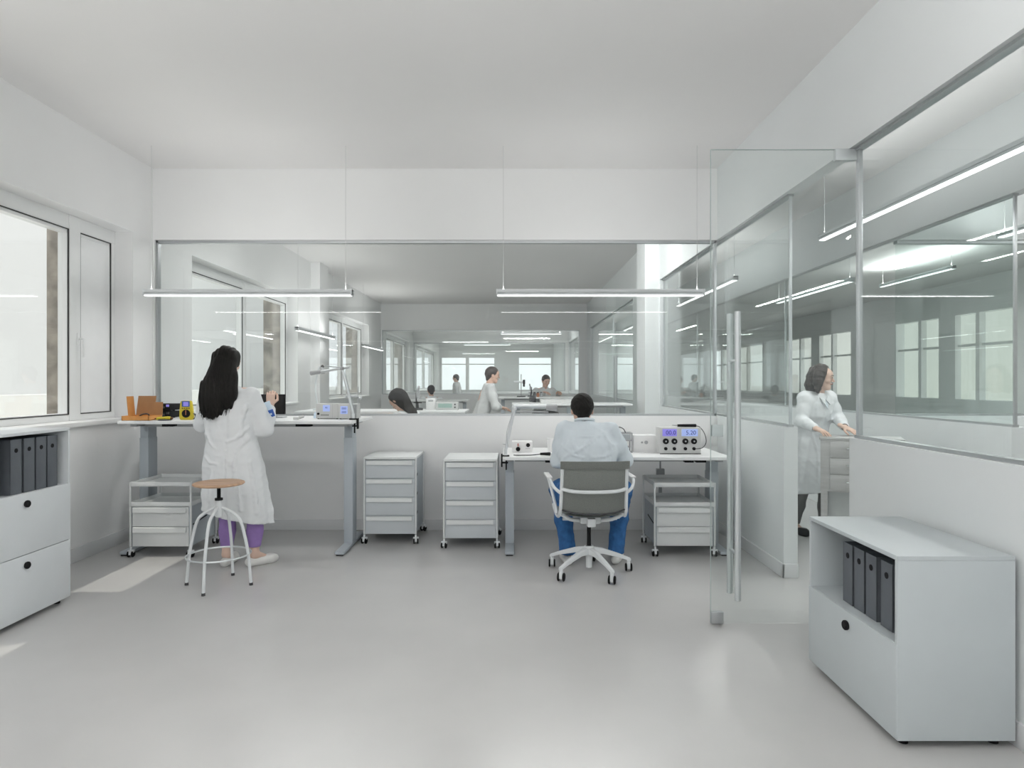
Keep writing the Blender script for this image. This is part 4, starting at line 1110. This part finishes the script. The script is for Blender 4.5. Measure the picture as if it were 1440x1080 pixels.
MB().tube([(-.03, .03, .03), (.0, .02, .045), (.03, .03, .05), (.06, .01, .04)], .006, sub=4).out('packing', M['dark'], t)
# stacked black units
for k in range(2):
    u = thing('black_module', ['flat black electronics unit, lower of the pair behind the yellow tool', 'flat black electronics unit, upper of the pair behind the yellow tool'][k], 'electronics unit', (-3.06, 5.62, DZ+k*.063), 0, 'stacked black units')
    MB().box(-.105, .105, -.09, .09, .004, .060, .004).out('case', M['black'], u)
    MB().box(-.10, .06, -.0915, -.089, .022, .040).out('front_strip', M['dark'], u)
    MB().box(.072, .098, -.094, -.09, .035, .055, .002).out('button', M['purple_lcd'] if k else M['dark'], u)
    for sx in (-.09, .09): MB().cyl((sx, 0, 0), (sx, 0, .005), .01, seg=10).out('foot', M['black'], u)
# yellow drill-like tool
t = thing('yellow_hand_tool', 'yellow and black hand tool lying beside the cardboard box', 'hand tool', (-2.825, 5.205, DZ), .1); t.scale = (.62,)*3
MB().cyl((-.10, 0, .026), (.03, 0, .030), .018, .024, seg=18, bev=.004).cyl((.03, 0, .030), (.075, 0, .030), .026, .022, seg=18, bev=.004).out('body', M['yellow'], t)
MB().lathe([(0, 0), (.075, 0), (.085, .006), (.07, .016), (0, .018)], (.0, 0, 0), seg=24).out('base_dish', M['dark'], t)
MB().cyl((-.10, 0, .026), (-.125, 0, .025), .010, .006, seg=12).out('tip', M['black'], t)
MB().cyl((.075, 0, .03), (.10, 0, .028), .018, .016, seg=14).out('collar', mat('brown_grip', (.12, .05, .015), .5), t)
t = thing('black_plug', 'small black plug beside the yellow multimeter', 'plug', (-2.735, 5.42, DZ))
MB().box(-.025, .02, -.015, .015, .0, .022, .004).out('body', M['black'], t)
MB().tube([(.02, 0, .01), (.045, .0, .006), (.06, .02, .004)], .003, sub=3).out('cable', M['black'], t)
# multimeter
t = thing('multimeter', 'upright yellow multimeter with violet screen and black dial on the high desk', 'multimeter', (-2.695, 5.30, DZ), .1)
b = MB().prism([(-.045, 0), (.05, 0), (.058, .02), (.052, .075), (.042, .15), (.036, .158), (-.034, .158), (-.043, .15), (-.05, .08), (-.052, .02)], -.018, .018, bev=.004); b.out('case', M['yellow'], t)
MB().box(-.030, .032, -.0205, -.017, .108, .155, .002).out('bezel', M['packet_blue'], t)
MB().box(-.018, .022, -.0220, -.020, .114, .148).out('screen', M['purple_lcd'], t)
k = MB().cyl((.004, -.017, .052), (.004, -.026, .052), .033, seg=28, bev=.002); k.out('dial', M['black'], t)
MB().box(.001, .007, -.029, -.024, .040, .080, .001).out('pointer', M['copper'], t)
for i in range(4): MB().box(-.030+i*.017, -.019+i*.017, -.0205, -.017, .093, .100, .001).out('key', M['black'], t)
MB().tube([(.05, -.0, .05), (.068, .0, .045), (.07, .0, .02), (.055, 0, .006)], .005, sub=3).out('side_grip', M['dark'], t)
# monitor
t = thing('monitor', 'black flat monitor standing on the high desk beyond the raised hand', 'monitor', (-2.095, 5.62, DZ), .0)
MB().box(-.11, .105, -.012, .012, .030, .205, .004).out('screen_case', M['black'], t)
MB().box(-.102, .097, -.0135, -.0115, .038, .197).out('screen', mat('switched_off_screen', (.004, .004, .004), .25), t)
MB().box(-.025, .025, -.005, .02, .004, .06, .003).box(-.06, .10, -.06, .06, 0, .008, .003).out('stand', M['grey_metal'], t)
# packet held in the hand
t = thing('component_packet', 'blue and white packet held in the raised hand of the standing person', 'packet', (-1.868, 4.955, 1.125), .1)
a = MB().box(-.036, .036, -.004, .004, .055, .125, .002); a.xf(Matrix.Rotation(-.35, 4, 'Y')); a.out('upper_sleeve', M['packet_white'], t)
a = MB().box(-.036, .036, -.006, .006, .0, .056, .002); a.xf(Matrix.Rotation(-.35, 4, 'Y')); a.out('lower_sleeve', M['packet_blue'], t)
a = MB().box(-.02, .02, -.0075, -.0055, .016, .030); a.xf(Matrix.Rotation(-.35, 4, 'Y')); a.out('print_band', M['packet_white'], t)
# small parts
t = thing('metal_clamp', 'small grey metal clamp lying on the high desk beside the instruments', 'clamp', (-1.765, 5.30, DZ), .3)
MB().box(-.045, .0, -.015, .015, 0, .022, .004).cyl((0, 0, .018), (.04, 0, .026), .014, .010, seg=14).out('body', M['instr'], t)
MB().cyl((.02, 0, .03), (.05, 0, .036), .006, seg=10).out('screw', M['grey_metal'], t)
t = thing('glass_vial', 'small clear vial on the high desk left of the grey instruments', 'vial', (-1.70, 5.55, DZ))
MB().lathe([(0, 0), (.02, 0), (.021, .03), (.012, .042), (.011, .055), (0, .055)], seg=18).out('bottle', M['packet_white'], t)
MB().cyl((0, 0, .055), (0, 0, .066), .012, seg=14).out('cap', M['white'], t)

def digits(txt, parent, loc, size, m, rz=0):
    cu = bpy.data.curves.new('digits', 'FONT'); cu.body = txt; cu.size = size; cu.align_x = 'CENTER'; cu.extrude = .0004
    tmp = bpy.data.objects.new('tmp_digits', cu)
    me = bpy.data.meshes.new_from_object(tmp); bpy.data.objects.remove(tmp)
    o = bpy.data.objects.new('display_digits', me); C.objects.link(o); o.parent = parent
    o.location = loc; o.rotation_euler = (PI/2, 0, 0); me.materials.clear(); me.materials.append(m); return o
# power supply pair
def psu(loc, label, w, depth, h, scr, txt, rz=0):
    t = thing('bench_instrument', label, 'instrument', loc, rz, 'grey instruments on the high desk')
    MB().box(0, w, 0, depth, .006, h, .004).out('case', M['instr'], t)
    x0, x1, z0, z1 = scr
    MB().box(x0, x1, -.003, .001, z0, z1, .001).out('screen', M['blue_lcd'], t)
    for i, s in enumerate(txt): digits(s, t, ((x0+x1)/2, -.0035, z0+(z1-z0)*(.58-.48*i)*(1 if len(txt) > 1 else .8)), (z1-z0)*.38, M['lcd_text'])
    for x in (.015, w-.015):
        for y in (.02, depth-.02): MB().cyl((x, y, 0), (x, y, .007), .007, seg=10).out('foot', M['dark'], t)
    return t
t = psu((-1.655, 5.40, DZ), 'grey bench instrument with pale blue screen and a row of buttons', .190, .12, .130, (.060, .118, .065, .118), ['00'])
MB().cyl((.022, .001, .045), (.022, -.010, .045), .010, seg=16).out('knob', M['black'], t)
for i in range(5): MB().cyl((.048+i*.014, .001, .034), (.048+i*.014, -.005, .034), .0045, seg=10).out('button', M['dark'], t)
MB().box(.14, .142, -.0005, .001, .01, .128).out('seam', M['grey_metal'], t)
t = psu((-1.46, 5.38, DZ), 'grey bench instrument with two rows of blue digits behind the lamp arm', .155, .13, .128, (.018, .078, .045, .110), ['000', '000'])
MB().box(.105, .153, -.006, .001, .010, .124, .003).out('side_block', M['grey_metal'], t)
t = thing('probe_stand', 'thin grey rod stand with side arm standing behind the desk lamp', 'probe', (-1.375, 5.72, DZ))
MB().cyl((0, 0, .0), (0, 0, .27), .004, seg=8).box(-.02, .02, -.01, .01, .0, .02, .003).out('rod', M['grey_metal'], t)
MB().box(-.11, .0, -.012, .012, .175, .195, .003).cyl((.01, 0, .17), (.035, 0, .17), .013, seg=12).out('arm', M['alu'], t)

def desk_lamp(pts, head_a, head_b, label, loc, clampz, hw=.012, base_side=1):
    t = thing('desk_lamp', label, 'lamp', loc, 0, 'articulated desk lamps')
    MB().box(.032, .044, -.02, .02, -.075, .012, .003).box(-.03, .044, -.02, .02, .0005, .012, .002).box(-.005, .044, -.02, .02, -.056, -.046, .002).out('clamp', M['black'], t)
    MB().cyl((.012, 0, -.110), (.012, 0, -.027), .006, seg=10).out('clamp_screw', M['black'], t)
    MB().cyl((0, 0, .012), (0, 0, .05), .014, seg=14).out('base', M['white_metal'], t)
    MB().tube([(0, 0, .04)]+pts, hw, seg=12).out('lower_arm', M['alu_light'], t)
    p = Vector(pts[-1])
    MB().sphere(p, .018, 12).out('joint', M['grey_metal'], t)
    a, b = Vector(head_a), Vector(head_b)
    d = b-a
    m = MB(); m.tube([a, b], .011, seg=8); h = m.out('upper_arm', M['alu_light'], t)
    e = (b-a).normalized()
    MB().cyl(b-e*.09, b, .016, .019, seg=14, bev=.003).out('lamp_head', M['grey_metal'], t)
    MB().tube([p+Vector((.03, 0, -.01)), p+Vector((.035, 0, -.08)), (.01, 0, .10)], .0025, seg=6, sub=3).out('cable', M['alu'], t)
    return t
desk_lamp([(-.035, 0, .20), (-.092, 0, .425)], (-.03, 0, .435), (-.36, .02, .385), 'white articulated desk lamp clamped to the right end of the high desk', (-1.315, 5.30, DZ), 0)
t = thing('desk_lamp', 'white articulated desk lamp clamped to the left end of the low desk', 'lamp', (-.062, 5.20, .795), 0, 'articulated desk lamps')
MB().box(-.027, -.0145, -.02, .02, -.085, .02, .003).box(-.027, .04, -.02, .02, .0005, .010, .002).box(-.027, .03, -.02, .02, -.056, -.046, .002).out('clamp', M['black'], t)
MB().cyl((.015, 0, -.11), (.015, 0, -.027), .006, seg=10).out('clamp_screw', M['black'], t)
MB().cyl((0.01, 0, .01), (.01, 0, .055), .014, seg=14).out('base', M['white_metal'], t)
MB().tube([(.01, 0, .05), (.080, 0, .385)], .0135, seg=12).out('lower_arm', M['white_metal'], t)
MB().tube([(.01, -.02, .10), (-.012, -.02, .102)], .005, seg=8).out('joint_knob', M['alu'], t)
MB().sphere((.082, 0, .392), .022, 12).out('joint', M['white_metal'], t)
MB().tube([(.075, .0, .405), (.36, .05, .400)], .017, seg=12).out('upper_arm', M['alu_light'], t)
MB().tube([(.095, 0, .365), (.36, .04, .358)], .007, seg=8).out('spring_rod', M['grey_metal'], t)
MB().cyl((.34, .05, .398), (.43, .06, .392), .026, .030, seg=16, bev=.004).out('lamp_head', M['grey_metal'], t)
MB().tube([(.03, -.02, .08), (.02, -.02, .20), (.07, -.02, .36)], .0025, seg=6, sub=4).out('cable', M['alu'], t)

# ------------------------------------------------------------------ items on the seated desk
EZ = .795
t = thing('control_box', 'white box with two black knobs at the left end of the low desk', 'control box', (.0, 5.50, EZ))
MB().box(0, .175, 0, .12, 0, .092, .004).out('case', M['white'], t)
for x, z, r in ((.052, .028, .019), (.138, .062, .017)):
    k = MB().cyl((x, .001, z), (x, -.014, z), r, seg=20, bev=.003).out('knob', M['black'], t)
MB().cyl((.052, -.0, .055), (.052, -.03, .075), .006, seg=10).out('terminal', M['lips'], t)
MB().box(.115, .155, -.0015, .001, .030, .034).out('scale_mark', M['grey_metal'], t)
t = thing('soldering_iron', 'black soldering iron with its cable lying on the low desk beside the white box', 'soldering iron', (.10, 5.24, EZ))
MB().cyl((.13, 0, .015), (.215, 0, .015), .010, .014, seg=14, bev=.002).out('grip', M['black'], t)
MB().cyl((.215, 0, .015), (.285, 0, .013), .004, .002, seg=10).out('tip', M['alu'], t)
MB().tube([(.13, 0, .013), (.06, .0, .006), (0, .01, .004), (-.06, 0, .005), (-.085, .02, .004)], .004, seg=8, sub=4).out('cable', M['dark'], t)
t = thing('paper_cup', 'white cup on the low desk left of the seated man', 'cup', (.34, 5.52, EZ))
MB().lathe([(0, 0), (.030, 0), (.040, .115), (.042, .118), (.040, .120), (.037, .115), (.028, .006), (0, .006)], seg=28).out('body', M['white'], t)
t = thing('frame_device', 'grey open frame device with a curved handle right of the seated man', 'device', (.86, 5.47, EZ))
fm = MB()
w, hh, dp = .165, .165, .10
for x in (0, w):
    for y in (0, dp): fm.box(x-.005, x+.005, y-.005, y+.005, 0, hh)
for z in (.005, .105, hh):
    for y in (0, dp): fm.box(0, w, y-.005, y+.005, z-.005, z+.005)
    for x in (0, w): fm.box(x-.005, x+.005, 0, dp, z-.005, z+.005)
fm.box(.075, .083, -.004, .004, .1, hh)
fm.out('frame', M['grey_metal'], t)
MB().tube([(.0, .05, hh), (.02, .05, hh+.035), (.06, .05, hh+.05), (.10, .05, hh+.035), (.12, .05, hh)], .004, seg=8, sub=5).out('handle', M['dark'], t)
MB().box(.055, .095, .02, .07, .01, .085, .004).out('motor', M['black'], t)
MB().cyl((.125, .04, .008), (.125, .04, .055), .018, seg=16).out('spool', M['dark'], t)
MB().box(.01, .155, .03, .075, .108, .155, .003).out('upper_block', M['trolley'], t)
t = thing('white_module', 'plain white box with two grey dots between frame device and display instrument', 'electronics unit', (1.045, 5.50, EZ))
MB().box(0, .205, 0, .13, 0, .145, .004).out('case', M['white'], t)
MB().cyl((.072, .001, .085), (.072, -.004, .085), .0085, seg=16).cyl((.108, .001, .085), (.108, -.004, .085), .0155, seg=18).out('knob', M['grey_metal'], t)
# display instrument
t = thing('display_instrument', 'large grey instrument with two lit blue displays and eight black knobs', 'instrument', (1.238, 5.36, EZ), math.radians(0))
W = .345
MB().box(0, W, 0, .16, .006, .222, .005).out('case', M['instr'], t)
for a, b, mm, s in ((.022, .142, 'purple_lcd', '00.0'), (.182, .318, 'blue_lcd', '5.20')):
    sc_ = MB().box(a, b, -.003, .001, .150, .210, .001).out('display', M[mm], t)
    digits(s, sc_, ((a+b)/2+.01, -.0035, .163), .050, M['lcd_text'])
for i, x in enumerate((.048, .120, .212, .284)):
    for z, r in ((.108, .024), (.046, .0135)):
        k = MB().cyl((x, .001, z), (x, -.018, z), r, seg=24, bev=.003).out('knob', M['black'], t)
        if r > .02: MB().cyl((x, -.018, z), (x, -.0195, z), .007, seg=12).out('knob_cap', M['grey_metal'], k)
MB().box(0, W, -.002, 0, .0, .006).out('base_strip', M['dark'], t)
t = thing('test_probe', 'black probe lying on the large instrument, its cable plugged into the front', 'probe', (1.40, 5.42, EZ+.2225))
MB().cyl((0, 0, .013), (.16, 0, .013), .011, .013, seg=16, bev=.003).out('grip', M['black'], t)
MB().cyl((0, 0, .013), (-.045, 0, .016), .007, .003, seg=10).out('tip', M['grey_metal'], t)
MB().tube([(.14, 0, .008), (.18, -.02, .004), (.212, -.06, -.05), (.215, -.095, -.12), (.18, -.105, -.165), (.125, -.082, -.176)], .0035, seg=8, sub=5).out('cable', M['dark'], t)
# wall socket seen through the door glass is built on the low wall
t = thing('wall_socket', 'small pale socket plate on the left wall above the floor strip', 'socket', (XL+.0, 4.6, .3))
MB().box(0, .008, -.04, .04, -.04, .04, .003).out('plate', M['white'], t)

# ------------------------------------------------------------------ second room benches and devices
def bench(x0, x1, y, z, label):
    t = thing('work_bench', label, 'bench', ((x0+x1)/2, y, 0), 0, 'benches behind the glass')
    w = (x1-x0)/2
    MB().box(-w, w, 0, .7, z-.025, z, .003).out('tabletop', M['top'], t)
    MB().box(-w+.1, w-.1, .2, .5, z-.06, z-.025).out('underframe', M['grey_metal'], t)
    for s in (-1, 1):
        MB().box(s*(w-.08)-.035, s*(w-.08)+.035, .3, .42, .02, z-.05, .004).box(s*(w-.08)-.035, s*(w-.08)+.035, 0, .68, 0, .03, .004).out('leg', M['leg'], t)
    return t
bench(-2.55, -.55, 7.5, 1.055, 'white bench behind the glass where the bowed person works')
bench(.0, 1.65, 8.75, 1.10, 'white bench behind the glass before the tall man in profile')
bench(-.25, 1.15, 11.7, 1.12, 'white bench in the second room under the instruments of the seated man')
bench(-2.4, -.9, 12.9, 1.03, 'farther white bench of the second room near the left windows')
for lab, x, y, z, sc in (('dark microscope standing on the bench beside the bowed person', -1.16, 7.85, 1.055, .85), ('small dark microscope on the instrument bench in the second room', .36, 12.2, 1.12, .7)):
    t = thing('microscope', lab, 'microscope', (x, y, z), random.uniform(-.6, .6), 'microscopes'); t.scale = (sc,)*3
    MB().box(-.06, .06, -.09, .09, 0, .03, .008).out('base', M['dark'], t)
    MB().prism([(-.02, .03), (.03, .03), (.05, .16), (.035, .26), (.01, .26), (.02, .15)], -.018, .018, axis='x', bev=.004).out('arm', M['dark'], t)
    MB().box(-.05, .05, -.06, .03, .10, .115, .003).out('stage', M['black'], t)
    MB().cyl((0, -.03, .26), (0, -.09, .34), .016, .018, seg=14).cyl((0, -.03, .17), (0, -.03, .26), .02, .026, seg=14).out('tube', M['grey_metal'], t)
    MB().cyl((0, -.03, .125), (0, -.03, .17), .010, .014, seg=12).out('objective', M['chrome'], t)
t = thing('oscilloscope', 'white instrument with green-grey screen on the bench behind the glass', 'instrument', (-.93, 7.8, 1.055))
MB().box(0, .27, 0, .16, 0, .10, .005).out('case', M['instr'], t)
MB().box(.03, .20, -.002, .002, .03, .08).out('screen', mat('pale_green_screen', (.30, .42, .38), .3), t)
for z in (.035, .07): MB().cyl((.235, .001, z), (.235, -.008, z), .010, seg=12).out('knob', M['dark'], t)
t = thing('white_module', 'plain pale box on the bench between microscope and oscilloscope', 'electronics unit', (-1.07, 7.95, 1.055))
MB().box(-.0, .12, 0, .14, 0, .14, .004).out('case', M['white'], t)
MB().box(.03, .09, -.002, .001, .10, .12).out('label_plate', M['grey_metal'], t)
t = thing('stand_with_camera', 'vertical rod stand carrying a small black camera on the instrument bench', 'camera stand', (.17, 11.85, 1.12))
MB().box(-.08, .08, -.06, .10, 0, .02, .004).out('base', M['dark'], t)
MB().cyl((0, .05, .02), (0, .05, .42), .008, seg=12).out('rod', M['grey_metal'], t)
MB().box(-.13, .05, .03, .07, .26, .30, .003).out('crossbar', M['alu_light'], t)
MB().box(.03, .075, .02, .08, .24, .32, .005).cyl((.052, .05, .19), (.052, .05, .24), .018, seg=14).out('camera_head', M['black'], t)
for k, (x, y, c, lab) in enumerate([(.42, 11.95, 'dark', 'short dark jar right of the rod stand'), (.48, 11.85, 'copper', 'small brown jar beside the dark jar on the instrument bench'), (.55, 12.0, 'grey_metal', 'grey jar near the seated man hands')]):
    t = thing('jar', lab, 'jar', (x, y, 1.12), 0, 'jars on the instrument bench')
    MB().lathe([(0, 0), (.028, 0), (.03, .06), (.02, .075), (0, .075)], seg=18).out('bottle', M[c], t)
    MB().cyl((0, 0, .075), (0, 0, .09), .020, seg=14).out('lid', M['black'], t)
t = thing('tray_instrument', 'long grey instrument on the bench before the tall man', 'instrument', (.40, 8.9, 1.10))
MB().box(0, .62, 0, .3, 0, .055, .006).out('case', M['instr'], t)
MB().box(.05, .55, .02, .28, .055, .062, .002).out('plate', M['grey_metal'], t)
t = thing('black_hose_coil', 'dark coiled hose under the hands of the tall man in profile', 'hose', (.30, 9.3, 1.10))
pts = [(.045*math.cos(a), .045*math.sin(a), .012+a*.0035) for a in [i*.5 for i in range(50)]]
MB().tube(pts, .009, seg=8).out('coil', M['dark'], t)
t = thing('desk_lamp', 'white articulated desk lamp in the second room, seen left of the front lamp', 'lamp', (-2.35, 7.75, 1.055), 0, 'articulated desk lamps')
MB().cyl((0, 0, 0), (0, 0, .02), .06, seg=24, bev=.004).out('base', M['white_metal'], t)
MB().tube([(0, 0, .02), (-.03, 0, .28), (.01, 0, .50), (.05, 0, .54)], .011, seg=10, sub=5).out('lower_arm', M['white_metal'], t)
MB().sphere((.055, 0, .53), .022, 12).out('joint', M['dark'], t)
MB().tube([(.05, 0, .54), (.36, 0, .51)], .007, seg=8).out('upper_arm', M['grey_metal'], t)
MB().cyl((.05, 0, .52), (.065, -.02, .45), .02, .03, seg=14).out('lamp_head', M['grey_metal'], t)
# second-room door pull handles
d2 = bpy.data.objects.new('door_2', None); C.objects.link(d2); d2['kind'] = 'structure'; d2['label'] = 'glass door with twin pull bars in the second room'; d2['category'] = 'door'
hb = MB()
for dy in (-.065, .065): hb.cyl((1.60, 9.9+dy, .16), (1.60, 9.9+dy, 1.80), .0175, seg=14)
for z in (.42, 1.52): hb.cyl((1.60, 9.835, z), (1.60, 9.965, z), .01, seg=10)
hb.out('pull_handle', M['alu'], d2)
MB().box(1.46, 1.94, 9.895, 9.905, .01, Zt-.01).out('glass_pane', M['glass_door'], d2)
# bench in side room seen through two panes
t = thing('work_bench', 'grey bench with dark clutter beyond the green glazing', 'bench', (5.0, 5.0, 0))
MB().box(-1.1, 1.1, 0, .7, .98, 1.0, .003).out('tabletop', M['top'], t)
for s in (-1, 1): MB().box(s*1.0-.04, s*1.0+.04, .3, .4, 0, .98).out('leg', M['leg'], t)

# ------------------------------------------------------------------ light
w = bpy.data.worlds.new('World'); bpy.context.scene.world = w; w.use_nodes = True
nt = w.node_tree; bg = nt.nodes['Background']
bg.inputs['Color'].default_value = (.96, .98, 1.0, 1); bg.inputs['Strength'].default_value = 1.12
sun = bpy.data.lights.new('sun', 'SUN'); sun.energy = 2.2; sun.angle = math.radians(.6); sun.color = (1, .95, .86)
so = bpy.data.objects.new('sun', sun); C.objects.link(so)
so.rotation_euler = Vector((-.40, -.15, 1)).to_track_quat('Z', 'Y').to_euler()
def portal(loc, rot, sx, sy):
    l = bpy.data.lights.new('portal', 'AREA'); l.shape = 'RECTANGLE'; l.size = sx; l.size_y = sy; l.energy = 1
    l.cycles.is_portal = True
    o = bpy.data.objects.new('portal', l); C.objects.link(o); o.location = loc; o.rotation_euler = rot

# ------------------------------------------------------------------ camera
cam = bpy.data.cameras.new('camera'); co = bpy.data.objects.new('camera', cam); C.objects.link(co)
co.location = (0, 0, H); co.rotation_euler = (PI/2, 0, 0)
cam.sensor_width = 36; cam.lens = F/1440*36; cam.shift_y = -3/1440; cam.clip_end = 200; cam.clip_start = .05
S = bpy.context.scene; S.camera = co
S.view_settings.view_transform = 'Standard'; S.view_settings.look = 'None'
S.view_settings.exposure = 0.0; S.view_settings.gamma = 1.0
S.cycles.max_bounces = 12; S.cycles.diffuse_bounces = 6; S.cycles.glossy_bounces = 6; S.cycles.transparent_max_bounces = 48; S.cycles.transmission_bounces = 8
S.cycles.sample_clamp_indirect = 6; S.cycles.caustics_reflective = False; S.cycles.caustics_refractive = False
S.cycles.use_denoising = True
try: S.cycles.denoiser = 'OPENIMAGEDENOISE'
except Exception: pass
